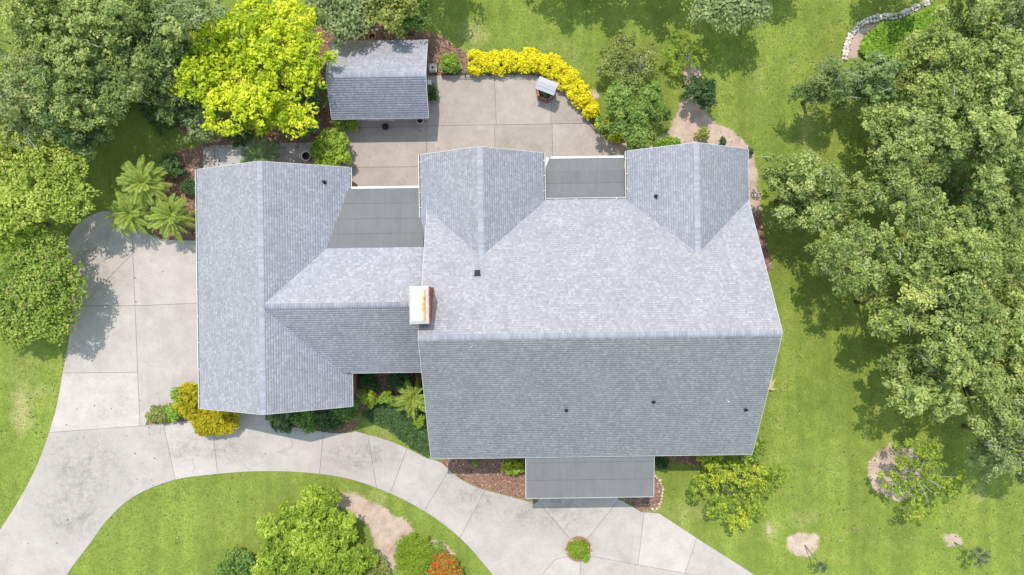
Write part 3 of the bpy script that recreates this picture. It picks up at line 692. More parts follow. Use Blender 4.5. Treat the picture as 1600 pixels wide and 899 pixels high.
ring2 = [(cx0 + i0, cy0 + i0 + 0.05, 10.02), (cx1 - i0 - 0.06, cy0 + i0 + 0.05, 10.02), (cx1 - i0 - 0.06, cy1 - i0 - 0.05, 10.02), (cx0 + i0, cy1 - i0 - 0.05, 10.02)]
ring0 = [(x, y, 9.80) for x, y, z in ring]; ring3 = [(x, y, 9.985) for x, y, z in ring2]
m.add(ring0 + ring + ring2 + ring3, [(3, 2, 1, 0)] + [(4 * k + i, 4 * k + (i + 1) % 4, 4 * k + 4 + (i + 1) % 4, 4 * k + 4 + i) for k in range(3) for i in range(4)])
m.build('chimney_cap', plain('cap_metal', (0.46, 0.46, 0.48), 0.5, 0.08, 3), chim)
m = MB(); px0, px1, py0, py1 = ring2[0][0] + 0.003, ring2[1][0] - 0.003, ring2[0][1] + 0.003, ring2[2][1] - 0.003; xm = px0 + (px1 - px0) * 0.52
m.add([(px0, py0, 9.99), (xm - 0.01, py0, 10.0), (xm - 0.01, py1, 10.0), (px0, py1, 9.99), (xm - 0.01, py0, 10.025), (xm + 0.012, py0, 10.025), (xm + 0.012, py1, 10.025), (xm - 0.01, py1, 10.025), (xm + 0.012, py0, 10.0), (px1, py0, 9.988), (px1, py1, 9.988), (xm + 0.012, py1, 10.0)],
      [(0, 1, 2, 3), (1, 4, 7, 2), (4, 5, 6, 7), (5, 8, 11, 6), (8, 9, 10, 11)])
m.build('chimney_pan', RUST, chim)
# vents
def zmain(y): return 9.3 - SM * abs(y + 2.57)
def vent_pipe(px, py, zr):
    z = 6.0
    for _ in range(8): x, y = W(px, py, z); z = zr(x, y)
    m = MB(); m.lathe([(0.13, 0.0), (0.075, 0.05), (0.05, 0.06), (0.05, 0.38), (0.03, 0.38), (0.03, 0.2)], (x, y, z), 12); v = m.build('vent_pipe', DARKMETAL, house)
vent_pipe(885, 641, lambda x, y: zmain(y)); vent_pipe(1021, 628, lambda x, y: zmain(y)); vent_pipe(1165, 640, lambda x, y: zmain(y))
vent_pipe(1025, 307, lambda x, y: 6.5 - WS * abs(x - 10.53)); vent_pipe(507, 285, lambda x, y: 6.3 - 0.502 * abs(x + 14.22))
z = 6.5
for _ in range(8): x, y = W(746, 426, z); z = zmain(y)
m = MB(); m.prism([(x - 0.15, y - 0.16), (x + 0.15, y - 0.16), (x + 0.15, y + 0.14), (x - 0.15, y + 0.14)], z - 0.2, lambda a, b: z + 0.16 - (b - y) * 0.3)
m.box(x - 0.2, x + 0.2, y - 0.17, y - 0.12, z + 0.16, z + 0.2); m.build('box_vent', DARKMETAL, house)

# ------------------------------------------------------------------ shed
shed = empty('shed', (-8.1, 13.1, 0), 'small garden shed with grey shingle gable roof beside the patio', 'shed')
gable_walls(shed, 'x', -10.85, -5.4, 11.1, 15.3, 2.05, 13.08, 3.1, plain('shed_siding', (0.55, 0.52, 0.48), 0.7))
slope(shed, (-11.15, 10.73, 2.2), (1, 0), (0, 1), 6.07, 2.35, 1.25); slope(shed, (-5.08, 15.62, 2.2), (-1, 0), (0, -1), 6.07, 2.54, 1.25)
ridge(shed, (-11.15, 13.08, 3.45), (-5.08, 13.08, 3.45), 0.51)
for x, s in ((-11.15, -1), (-5.08, 1)):
    strip(shed, 'rake_board', (x, 10.73, 2.205), (x, 13.08, 3.455), (s, 0), 0.02, 0.16, TRIM); strip(shed, 'rake_board', (x, 15.62, 2.205), (x, 13.08, 3.455), (s, 0), 0.02, 0.16, TRIM)
strip(shed, 'fascia', (-11.15, 10.73, 2.19), (-5.08, 10.73, 2.19), (0, -1), 0.025, 0.16, TRIM)
m = MB(); m.box(-9.3, -7.5, 11.04, 11.1, 0.05, 1.95); sd = m.build('door', WHITE, shed); m = MB(); m.box(-8.36, -8.33, 11.0, 11.04, 0.9, 1.1); m.build('handle', DARKMETAL, sd)

# ------------------------------------------------------------------ foliage builders
def leaves(cen, rad, n, ln, wd, up=0.5, squash=0.8, flower=0.0, seed=0, out_c=None, tone_spread=0.5, shell=0.45, lobe_t=None):
    """diamond leaves round clump centres; returns verts, quads, tone"""
    g = np.random.default_rng(seed); cen = np.asarray(cen, float); rad = np.asarray(rad, float); N = len(cen)
    k = np.repeat(np.arange(N), n); M = len(k)
    d = g.normal(size=(M, 3)); d /= np.linalg.norm(d, axis=1)[:, None]
    d[:, 2] = np.where(d[:, 2] < -0.35, -d[:, 2] * 0.6, d[:, 2])
    r = rad[k] * (shell + (1 - shell) * g.random(M) ** 0.6)
    p = cen[k] + d * r[:, None] * np.array([1, 1, squash])
    nr = d * 0.7 + g.normal(size=(M, 3)) * 0.45 + np.array([0, 0, up]); nr /= np.linalg.norm(nr, axis=1)[:, None]
    t = np.cross(nr, g.normal(size=(M, 3))); t /= np.linalg.norm(t, axis=1)[:, None] + 1e-9; b = np.cross(nr, t)
    s = g.uniform(0.65, 1.35, M)[:, None]; L = ln * s * 0.5; Wd = wd * s * 0.5
    v = np.stack([p - t * L, p + b * Wd - nr * Wd * 0.25, p + t * L - nr * L * 0.2, p - b * Wd - nr * Wd * 0.25], 1).reshape(-1, 3)
    f = np.arange(M * 4).reshape(-1, 4)
    ct = g.random(N)
    if lobe_t is not None: ct = ct + (lobe_t - 0.5) * 1.1
    tone = np.clip(0.5 + (ct[k] - 0.5) * 2 * tone_spread + g.normal(size=M) * 0.08, 0, 1)
    if flower:
        fl = g.random(M) < flower * np.clip(d[:, 2] + 0.3, 0, 1); tone = np.where(fl, 2.0, tone)
    return v, f, np.repeat(tone, 4)
def lobed_centers(c, rx, ry, rz, lobes, clump, g, low=-0.25, dens=1.0, core=0.62, lobe=(0.34, 0.52), zs=(-0.05, 0.35), skin=(0.62, 1.12)):
    """clump centres spread over the skins of overlapping boughs inside an ellipsoid"""
    cs = []; boughs = []; lt = []
    for i in range(lobes):
        a = 2 * math.pi * i * 0.381966 + g.uniform(-0.4, 0.4); q = math.sqrt((i + 0.3) / lobes) * core
        lr = g.uniform(*lobe); zc = g.uniform(*zs) * (1 - q * 0.6) + (0.25 if i == 0 else 0)
        b = np.array([math.cos(a) * q, math.sin(a) * q, zc]); boughs.append(c + b * np.array([rx, ry, rz]))
        area = 4 * math.pi * (lr * max(rx, ry)) ** 2 * 0.62; n = max(4, int(dens * area / (clump * clump * 2.0)))
        d = g.normal(size=(n * 2, 3)); d /= np.linalg.norm(d, axis=1)[:, None]; d = d[d[:, 2] > low][:n]
        sc = lr * g.uniform(*skin, len(d))[:, None]
        cs.append(c + (b + d * sc) * np.array([rx, ry, rz])); lt.append(np.full(len(d), g.random()))
    return np.concatenate(cs), boughs, np.concatenate(lt)
NSEED = [100]
def tree(name, label, cat, group, px, py, rpx, top, kind, aspect=1.0, clump=0.42, ln=0.24, wd=0.13, n=34, lobes=9, depth=0.5, dens=1.0, bark=BARK, trunk_r=0.16, flower=0.0, low=-0.25, core=0.62, limbs=True, squash=0.8, foot=None, tone=0.5, lobe=(0.34, 0.52), zs=(-0.05, 0.35), twigs=0):
    """a tree or shrub seen at (px, py) with crown radius rpx (picture units) and height top in metres"""
    NSEED[0] += 1; g = np.random.default_rng(NSEED[0]); hz = top * (1 - depth) + top * depth * 0.45
    x, y = W(px, py, hz); r = px2m(rpx, hz); rz = max(0.25, top * depth * 0.62)
    fx, fy = W(*foot) if foot else (x, y)
    root = empty(name, (fx, fy, 0), label, cat, group)
    c = np.array([x, y, hz]); cen, boughs, lt = lobed_centers(c, r * 0.95, r * 0.95 * aspect, rz, lobes, clump, g, low, dens, core, lobe, zs)
    lt = lt[cen[:, 2] > 0.12]; cen = cen[cen[:, 2] > 0.12]; cen[:, 2] = np.minimum(cen[:, 2], top)
    m = MB(); tr = trunk_r
    zf = max(0.3, hz - rz * 0.55); m.tube([(fx, fy, -0.05), (fx + (x - fx) * 0.3 + 0.08 * tr, fy + (y - fy) * 0.3, zf * 0.45), (fx + (x - fx) * 0.6, fy + (y - fy) * 0.6, zf)], [tr * 1.35, tr, tr * 0.8], 7)
    base = np.array([fx + (x - fx) * 0.6, fy + (y - fy) * 0.6, zf])
    if limbs:
        for b in boughs:
            mid = (base + b) / 2 + np.array([g.normal() * 0.15 * r, g.normal() * 0.15 * r, 0.1 * rz]) * 0.6
            m.tube([base - [0, 0, 0.1], mid, b], [tr * 0.55, tr * 0.36, tr * 0.2], 5)
            for _ in range(2):
                e = cen[g.integers(len(cen))]
                if np.linalg.norm(e - b) < r * 0.7: m.tube([b, (b + e) / 2 + [0, 0, 0.05 * rz], e], [tr * 0.13, tr * 0.09, tr * 0.04], 4)
    m.build('trunk', bark, root, True)
    if twigs:
        m = MB(); up_ = cen[cen[:, 2] > hz - rz * 0.1]
        for _ in range(twigs):
            e = up_[g.integers(len(up_))]; d_ = np.array([g.normal(), g.normal(), g.normal() * 0.35]); d_ /= np.linalg.norm(d_); l_ = g.uniform(0.35, 0.9); e = e + np.array([0, 0, clump * 0.55])
            m.tube([e, e + d_ * l_ * 0.5 + [0, 0, 0.06], e + d_ * l_], [0.015, 0.011, 0.005], 4); d2 = d_ + g.normal(size=3) * 0.6; m.tube([e + d_ * l_ * 0.4, e + d_ * l_ * 0.4 + d2 * 0.3], [0.014, 0.005], 4)
        tag(m.build('dead_twigs', MOSSBARK, root), kind='stuff')
    v, f, tn = leaves(cen, g.uniform(0.7, 1.3, len(cen)) * clump, n, ln, wd, 0.55, squash, flower, NSEED[0], tone_spread=tone * 0.6, lobe_t=lt)
    keep = v[::4, 2] > 0.03
    if not keep.all():
        v = v.reshape(-1, 4, 3)[keep].reshape(-1, 3); tn = tn.reshape(-1, 4)[keep].ravel(); f = np.arange(len(v)).reshape(-1, 4)
    mesh_obj('crown', v, f, LEAF[kind], root, attrs={'tone': tn}); return root
def shrub(name, label, px, py, rpx, top, kind, cat='shrub', group=None, **kw):
    rpx = rpx * 1.1; a = dict(clump=0.2, ln=0.15, wd=0.08, n=26, lobes=6, depth=0.95, trunk_r=0.035, core=0.5, low=-0.15, limbs=True); a.update(kw)
    return tree(name, label, cat, group, px, py, rpx, top, kind, **a)

# frond for palms and cycads
def frond_mesh(L, droop, leaf, pairs, seed, width=0.035, rise=0.5):
    g = np.random.default_rng(seed); pts = []
    for i in range(9):
        s = i / 8; pts.append(np.array([L * s * (1 - 0.12 * s * droop), 0, rise * L * s - droop * L * s * s]))
    m = MB(); m.tube([tuple(p) for p in pts], [0.022 * (1 - 0.8 * i / 8) + 0.004 for i in range(9)], 4); V = list(m.v); F = list(m.f); tone = [0.7] * len(V)
    for i in range(pairs):
        s = 0.12 + 0.88 * i / (pairs - 1); q = s * 8; k = min(7, int(q)); p = pts[k] + (pts[k + 1] - pts[k]) * (q - k); tg = pts[k + 1] - pts[k]; tg /= np.linalg.norm(tg)
        ll = leaf * (math.sin(math.pi * (0.12 + 0.8 * s)) ** 0.6) * g.uniform(0.85, 1.1); tn = g.uniform(0.2, 1)
        for sd in (-1, 1):
            d = tg * (0.55 + 0.5 * s) + np.array([0, sd * 1.0, 0]) + np.array([0, 0, 0.12]); d /= np.linalg.norm(d); e = p + d * ll - np.array([0, 0, 0.28 * ll]); mid = p + d * ll * 0.5
            wv = np.cross(d, [0, 0, 1]); wv /= np.linalg.norm(wv); b = len(V)
            V += [tuple(p), tuple(mid + wv * width), tuple(e), tuple(mid - wv * width)]; F.append((b, b + 1, b + 2, b + 3)); tone += [tn] * 4
    me = bpy.data.meshes.new('frond'); me.from_pydata([tuple(v) for v in V], [], F); me.update()
    at = me.attributes.new('tone', 'FLOAT', 'POINT'); at.data.foreach_set('value', np.array(tone, dtype=np.float32)); return me
def palm(name, label, px, py, h, L, n, kind, droop=0.55, leaf=0.42, pairs=22, group=None, trunk_r=0.14, seed=1, width=0.035, rise=0.5, cat='palm', bend=(0.1, 1.0)):
    x, y = W(px, py, h); root = empty(name, (x, y, 0), label, cat, group); m = MB()
    m.tube([(x, y, -0.05), (x, y, h * 0.5), (x, y, h)], [trunk_r * 1.2, trunk_r, trunk_r * 0.85], 9); m.build('trunk', BARK, root, True); q = random.Random(seed)
    ms = [frond_mesh(L * s, droop * d, leaf, pairs, seed * 10 + i, width, rise) for i, (s, d) in enumerate(((1.0, 1.0), (0.9, 0.8), (0.75, 0.5)))]
    for me in ms: me.materials.append(LEAF[kind])
    for i in range(n):
        k = i / n; me = ms[0] if k < 0.45 else ms[1] if k < 0.8 else ms[2]
        o = bpy.data.objects.new('frond', me); link(o, root); o.location = (0, 0, h - 0.05 + 0.1 * k)
        o.rotation_euler = (q.uniform(-0.5, 0.5), -(bend[0] + (bend[1] - bend[0]) * k * k) + 0.25, i * 2.39996 + q.uniform(-0.2, 0.2)); o.scale = (q.uniform(0.7, 1.1),) * 3
    return root

# ------------------------------------------------------------------ trees
GO = 'oaks of the grove on the right'
oaks = [  # px, py, radius, height, leaf kind, label
    (1294, 135, 44, 6.5, 'darkoak', 'small dark oak leaning over the lawn, below the stone border'),
    (1355, 128, 42, 5.5, 'darkoak', 'dark green oak at the lower end of the stone border'),
    (1250, 302, 64, 6.5, 'oak', 'round oak crown nearest the rear corner of the house'),
    (1405, 215, 70, 7.0, 'oak', 'oak beside the sunlit gap in the lawn, upper grove'),
    (1400, 300, 70, 7.5, 'oak', 'broad oak right of the round crown by the house'),
    (1332, 402, 64, 8.0, 'oak', 'oak whose crown reaches furthest towards the roof ridge end'),
    (1445, 120, 70, 7.0, 'oak', 'oak just right of the bright ground cover bed'),
    (1525, 65, 90, 8.0, 'oak', 'tall oak in the upper right corner of the grove'),
    (1495, 212, 72, 8.0, 'oak', 'oak in the middle of the upper grove'),
    (1585, 170, 85, 8.5, 'oak', 'oak at the right picture edge, upper grove'),
    (1575, 285, 76, 8.0, 'oak', 'oak at the right edge beside the small sunlit clearing'),
    (1462, 395, 80, 8.0, 'oak', 'large oak in the centre of the grove'),
    (1560, 420, 85, 8.0, 'oak', 'oak at the right edge level with the roof ridge'),
    (1402, 475, 72, 8.5, 'oak', 'oak on the lawn side of the grove, level with the ridge end'),
    (1490, 500, 85, 8.0, 'oak', 'oak behind the lawn-side crowns, lower middle of the grove'),
    (1590, 530, 80, 8.0, 'oak', 'oak at the right edge, lower grove'),
    (1455, 580, 72, 8.5, 'oak', 'lowest lawn-side oak of the grove above the lawn shade'),
    (1545, 610, 70, 8.5, 'oak', 'bright oak in the lower right of the grove'),
    (1585, 690, 72, 8.0, 'greyoak', 'feathery grey-green oak at the lowest end of the grove'),
    (1600, 60, 70, 8.0, 'greyoak', 'pale grey oak cut by the upper right picture edge'),
]
for i, (px, py, r, h, kd, lab) in enumerate(oaks):
    tree('oak_tree', lab, 'tree', GO, px, py, r * 1.02, h, kd, n=34, lobes=13 + i % 4, depth=0.8, aspect=0.85 + 0.3 * ((i * 37) % 10) / 10, dens=0.85, core=0.84, lobe=(0.18, 0.44), zs=(-0.55, 0.65), clump=0.31, ln=0.155 + 0.02 * (px % 4), wd=0.085 + 0.01 * (py % 3), trunk_r=0.12, tone=0.8, low=-0.1, twigs=12)
GT = 'oaks along the top edge'
for px, py, r, h, kd, lab in [
    (1145, -26, 82, 5.2, 'greyoak', 'grey-green oak dipping into the picture at the top, right of centre'),
    (1040, -95, 66, 6.2, 'darkoak', 'dark oak just beyond the top edge, right of centre'),
    (905, -110, 92, 6.5, 'darkoak', 'oak beyond the top edge that shades the lawn above the hedge'),
    (1225, -112, 60, 6.5, 'darkoak', 'oak beyond the top edge, left of the stone border'),
    (1420, -75, 60, 6.0, 'oak', 'oak touching the top edge over the stone border'),
    (680, -85, 62, 6.0, 'darkoak', 'oak above the shed that shades the lawn beside it')]:
    tree('oak_tree', lab, 'tree', GT, px, py, r, h, kd, n=30, lobes=13, depth=0.7, bark=PALEBARK, dens=1.1, core=0.85, lobe=(0.22, 0.38), trunk_r=0.13)
GW = 'trees of the upper left wood'
for px, py, r, h, kd, lab in [
    (45, 60, 88, 9.0, 'wood', 'large tree in the upper left corner of the wood'),
    (135, 35, 85, 9.0, 'wood', 'tree at the top edge beside the corner tree of the wood'),
    (225, 50, 80, 8.5, 'wood', 'tree at the top edge left of the golden tree'),
    (130, 135, 75, 8.0, 'wood', 'spreading tree in the middle of the upper left wood'),
    (225, 140, 62, 7.0, 'darkoak', 'dark tree on the house side of the upper left wood'),
    (45, 165, 75, 7.5, 'greyoak', 'greyish tree at the left edge of the wood'),
    (300, 30, 58, 7.5, 'greyoak', 'grey twiggy tree tucked behind the golden tree'),
    (255, 100, 55, 6.0, 'darkoak', 'smaller dark tree left of the golden tree'),
    (110, 200, 55, 6.0, 'darkoak', 'lowest dark tree of the wood above the shaded lawn'),
    (292, 165, 36, 3.6, 'darkoak', 'small dark tree in the shade left of the golden tree'), (318, 200, 26, 2.6, 'greyoak', 'small grey twiggy tree above the garden path corner'),
    (30, 222, 68, 6.0, 'olive', 'olive green tree cut by the left edge')]:
    tree('woodland_tree', lab, 'tree', GW, px, py, r, h, kd, n=34, lobes=14, depth=0.75, dens=0.85, core=0.84, lobe=(0.18, 0.44), zs=(-0.55, 0.65), clump=0.31, ln=0.155 + 0.02 * (px % 4), wd=0.085 + 0.01 * (py % 3), trunk_r=0.12, tone=0.8, low=-0.1, twigs=12)
tree('olive_tree', 'yellowish olive tree at the left edge above the crape myrtle', 'tree', None, 64, 284, 92, 5.5, 'olive', n=26, lobes=15, core=0.8, lobe=(0.2, 0.4), depth=0.6, clump=0.34, ln=0.2, wd=0.11)
tree('lime_tree', 'bright green bushy tree at the left edge, just above the crape myrtle', 'tree', None, 22, 345, 62, 4.5, 'lime', n=26, lobes=8, depth=0.65, clump=0.34, ln=0.2, wd=0.11)
tree('crape_myrtle', 'large crape myrtle with a few pink blooms overhanging the driveway', 'tree', None, 62, 455, 76, 4.2, 'myrtle', n=26, lobes=12, depth=0.75, clump=0.32, ln=0.19, wd=0.10, flower=0.012, aspect=1.2)
tree('crape_myrtle', 'olive green crape myrtle below the pink-flowered one at the left edge', 'tree', None, 15, 495, 50, 3.4, 'myrtle', n=26, lobes=7, depth=0.75, clump=0.32, ln=0.19, wd=0.10, flower=0.008)
tree('golden_tree', 'large golden yellow tree left of the shed', 'tree', None, 405, 103, 120, 6.5, 'golden', n=30, lobes=26, depth=0.66, clump=0.34, ln=0.23, wd=0.12, dens=0.8, core=0.86, trunk_r=0.2, lobe=(0.18, 0.3), zs=(-0.4, 0.5), tone=0.85)
tree('grey_green_tree', 'greyish tree at the top edge above the shed', 'tree', None, 540, 12, 60, 5.0, 'greyoak', n=26, lobes=12, depth=0.6)
tree('grey_green_tree', 'pale twiggy tree crossing the top edge behind the shed ridge', 'tree', None, 600, 0, 58, 5.2, 'sparse', n=24, lobes=11, depth=0.6, bark=PALEBARK)
tree('green_tree', 'small deep green tree behind the upper right corner of the shed', 'tree', None, 635, 32, 42, 3.2, 'citrus', n=28, lobes=10, depth=0.7, clump=0.3, ln=0.2, wd=0.1)
tree('citrus_tree', 'broad glossy green citrus tree at the end of the yellow hedge', 'tree', None, 988, 182, 57, 3.0, 'citrus', n=28, lobes=18, depth=0.8, clump=0.27, ln=0.19, wd=0.09, core=0.85, lobe=(0.18, 0.36), zs=(-0.4, 0.5), tone=0.85)
tree('twiggy_tree', 'pale twiggy shrub tree above the citrus tree', 'tree', None, 985, 98, 50, 2.4, 'sparse', n=22, lobes=18, depth=0.8, clump=0.25, ln=0.18, wd=0.09, dens=0.85, bark=PALEBARK, core=0.95, lobe=(0.16, 0.34), trunk_r=0.08)
tree('yellow_shrub_tree', 'thin yellow-tipped shrub in pink soil right of the twiggy tree', 'tree', None, 1068, 86, 34, 1.8, 'yellowtip', n=22, lobes=10, depth=0.8, clump=0.22, ln=0.17, wd=0.08, dens=0.8, core=0.9, lobe=(0.18, 0.36), trunk_r=0.06)
tree('magnolia_tree', 'compact dark glossy tree in the soil bed behind the right wing', 'tree', None, 1094, 147, 30, 2.4, 'dark', n=28, lobes=7, depth=0.8, clump=0.27, ln=0.22, wd=0.10, trunk_r=0.06)
tree('front_tree', 'spreading small tree with yellow tips right of the porch', 'tree', None, 1150, 748, 72, 2.6, 'yellowtip', n=22, lobes=26, depth=0.7, clump=0.25, ln=0.19, wd=0.1, dens=0.7, core=1.0, trunk_r=0.07, lobe=(0.11, 0.27), zs=(-0.6, 0.5), tone=0.8)
tree('yellow_tree', 'sparse yellow-leaved tree beside a mulched patch on the right lawn', 'tree', None, 1440, 745, 62, 3.4, 'yellowtip', n=22, lobes=24, depth=0.65, clump=0.24, ln=0.19, wd=0.10, dens=0.48, core=1.0, trunk_r=0.07, bark=PALEBARK, foot=(1400, 738), lobe=(0.14, 0.26), zs=(-0.6, 0.5))
tree('sapling', 'thin grey sapling on a pale soil patch, lower right lawn', 'tree', None, 1281, 884, 13, 2.2, 'grey', n=16, lobes=4, depth=0.6, clump=0.16, ln=0.16, wd=0.05, trunk_r=0.03, dens=0.5, foot=(1258, 853))
tree('sapling', 'sparse grey sapling nearest the lower right corner', 'tree', None, 1530, 868, 18, 2.3, 'grey', n=16, lobes=5, depth=0.6, clump=0.16, ln=0.16, wd=0.05, trunk_r=0.03, dens=0.5, foot=(1491, 848))

# ------------------------------------------------------------------ shrubs
shrub('lime_shrub', 'bright lime green shrub between the path and the patio', 521, 236, 34, 1.8, 'lime', lobes=8, ln=0.2, wd=0.1, clump=0.24)
shrub('fern_shrub', 'grey-green feathery shrub below the golden tree', 465, 180, 40, 2.2, 'greyfern', lobes=11, ln=0.26, wd=0.07, clump=0.26)
shrub('green_shrub', 'soft green shrub between the golden tree and the shed', 490, 150, 24, 2.4, 'greyfern', lobes=7, clump=0.26, ln=0.22, wd=0.08)
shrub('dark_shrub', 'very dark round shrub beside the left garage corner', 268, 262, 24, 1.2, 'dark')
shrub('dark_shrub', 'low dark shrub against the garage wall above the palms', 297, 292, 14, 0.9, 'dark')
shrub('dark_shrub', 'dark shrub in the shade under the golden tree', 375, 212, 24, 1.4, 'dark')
shrub('ball_shrub', 'round fresh green shrub at the left end of the yellow hedge', 704, 101, 19, 1.2, 'ball', lobes=7, n=34, core=0.4)
shrub('yellow_plant', 'small yellowish plant in front of the shed, left one', 533, 196, 11, 0.7, 'yellowtip')
shrub('yellow_plant', 'small yellow-green plant in front of the shed, right one', 551, 196, 12, 0.8, 'lime')
shrub('dark_shrub', 'dark green plant along the right shed wall', 676, 145, 8, 0.7, 'dark', aspect=1.8)
shrub('low_shrub', 'low bright green shrubs along the right rear gable', 1040, 224, 24, 0.7, 'ball', aspect=0.35, lobes=6)
shrub('low_shrub', 'small pale shrub in the soil bed behind the right wing', 1099, 209, 11, 0.7, 'sparse')
shrub('low_shrub', 'tiny dark shrub in the soil bed right of the pale one', 1129, 220, 6, 0.5, 'dark', clump=0.13, lobes=4)
shrub('low_shrub', 'tiny shrub at the rear right corner of the house', 1172, 238, 5, 0.4, 'dark', clump=0.12, lobes=4)
shrub('golden_croton', 'golden croton spilling round the lower left garage corner', 335, 652, 44, 1.5, 'croton', lobes=12, aspect=0.72, n=34)
shrub('golden_croton', 'golden croton beside the left garage wall near its corner', 300, 625, 27, 1.5, 'croton', lobes=7, aspect=1.2, n=34)
shrub('lime_shrub', 'lime green shrub left of the golden croton', 284, 618, 19, 1.2, 'lime', lobes=6)
shrub('lime_shrub', 'green shrub between the pale shrub and the croton', 274, 645, 17, 1.0, 'ball', lobes=5)
shrub('pale_shrub', 'pale variegated shrub at the driveway joint left of the croton', 248, 646, 19, 0.8, 'sparse', lobes=6, n=34)
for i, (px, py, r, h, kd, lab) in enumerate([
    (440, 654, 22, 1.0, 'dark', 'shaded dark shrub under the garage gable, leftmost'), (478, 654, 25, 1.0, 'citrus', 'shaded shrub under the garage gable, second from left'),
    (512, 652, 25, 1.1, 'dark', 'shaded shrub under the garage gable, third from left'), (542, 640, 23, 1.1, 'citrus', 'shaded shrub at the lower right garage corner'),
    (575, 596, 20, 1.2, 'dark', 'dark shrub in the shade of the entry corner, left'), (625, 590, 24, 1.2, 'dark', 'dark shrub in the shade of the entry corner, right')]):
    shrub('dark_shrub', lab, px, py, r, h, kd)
shrub('yellow_green_shrub', 'yellow-green shrub in the corner between garage and main house', 578, 620, 16, 1.5, 'lime', lobes=6, n=32)
shrub('green_shrub', 'fresh green shrub right of the yellow-green one in the entry corner', 606, 622, 13, 1.4, 'ball', lobes=6, n=32)
shrub('green_shrub', 'light green shrub against the front wall below the entry palm', 657, 658, 11, 1.2, 'lime', lobes=5)
shrub('clipped_shrub', 'square clipped yellow-green shrub left of the porch', 803, 728, 20, 1.0, 'lime', lobes=6, n=36, aspect=0.75, core=0.45)
shrub('small_plant', 'tiny green plant in the mulch bed left of the porch', 743, 724, 4, 0.35, 'ball', clump=0.1, lobes=3)
shrub('dark_shrub', 'dark low shrub under the front eave right of the porch', 1032, 724, 14, 0.6, 'dark')
shrub('low_shrub', 'low green shrub under the front eave behind the spreading tree', 1112, 722, 16, 0.8, 'citrus', aspect=0.6)
shrub('big_island_shrub', 'big rounded green shrub in the island bed', 492, 858, 92, 2.6, 'lime', lobes=26, clump=0.28, ln=0.28, wd=0.1, n=30, depth=0.9, core=0.85, dens=0.8, lobe=(0.17, 0.30), zs=(-0.4, 0.5), tone=0.8)
shrub('island_shrub', 'darker green shrub at the left end of the island bed', 372, 888, 34, 1.6, 'citrus', lobes=7, clump=0.26, ln=0.22, wd=0.1)
shrub('island_shrub', 'small yellow-green shrub between the big shrub and the clipped mound', 590, 888, 24, 0.9, 'sparse', lobes=6)
shrub('clipped_mound', 'smooth clipped green mound beside the red-flowered bush', 648, 866, 38, 0.9, 'clip', lobes=9, aspect=1.1, n=44, clump=0.2, ln=0.1, wd=0.06, core=0.42, tone=0.2)
shrub('island_shrub', 'narrow green shrub between the clipped mound and the red flowers', 682, 862, 16, 0.6, 'citrus', lobes=5)
shrub('red_flower_bush', 'round bush covered with orange-red flowers at the island edge', 697, 888, 32, 1.1, 'ixora', lobes=8, n=34, flower=0.5, ln=0.12, wd=0.09, core=0.42)
# the yellow hedge: one clipped run that follows the patio edge
hp = curve([(733, 97), (765, 96), (800, 95), (840, 95), (866, 105), (886, 122), (903, 142), (917, 162), (928, 180)], 6)
hx, hy = W(830, 97, 0.5); hedge = empty('hedge', (hx, hy, 0), 'bright yellow hedge curving along the edge of the patio', 'hedge'); g = np.random.default_rng(77); cen = []
hpw = [np.array(W(*p, 0.7)) for p in hp]; m = MB()
for i in range(len(hpw) - 1):
    t_ = hpw[i + 1] - hpw[i]; L = np.linalg.norm(t_); t_ = t_ / L; nn = np.array([-t_[1], t_[0]]); k = i / len(hpw); wd_ = (0.80 + 0.14 * math.sin(i * 0.9)) * (1 - 0.45 * max(0, k - 0.72) / 0.28)
    for _ in range(int(L / 0.012)):
        a = g.uniform(-1, 1); z_ = (0.2 + 0.85 * math.sqrt(max(0, 1 - a * a * 0.8))) * (0.82 + 0.12 * math.sin(i * 1.3)) * g.uniform(0.75, 1.05)
        cen.append([*(hpw[i] + t_ * g.uniform(0, L) + nn * a * wd_ * 0.85), z_])
    if i % 3 == 0:
        for s_ in (-0.3, 0.25): b_ = hpw[i] + nn * s_; m.tube([(b_[0], b_[1], 0), (b_[0] + 0.05, b_[1], 0.35), (b_[0] + nn[0] * s_ * 0.5, b_[1] + nn[1] * s_ * 0.5, 0.75)], [0.03, 0.022, 0.012], 5)
m.build('stems', BARK, hedge)
v, f, tn = leaves(cen, g.uniform(0.12, 0.24, len(cen)), 20, 0.14, 0.075, 0.6, 0.8, 0, 78, tone_spread=0.7); keep = v[::4, 2] > 0.04
v = v.reshape(-1, 4, 3)[keep].reshape(-1, 3); tn = tn.reshape(-1, 4)[keep].ravel()
mesh_obj('foliage', v, np.arange(len(v)).reshape(-1, 4), LEAF['hedge'], hedge, attrs={'tone': tn})
shrub('yellow_shrub', 'small yellow ball shrub under the left side of the citrus tree', 941, 194, 11, 0.8, 'hedge', lobes=5, n=32)
shrub('yellow_shrub', 'yellow-green ball shrub nearest the covered terrace', 962, 217, 10, 0.7, 'golden', lobes=5, n=32)

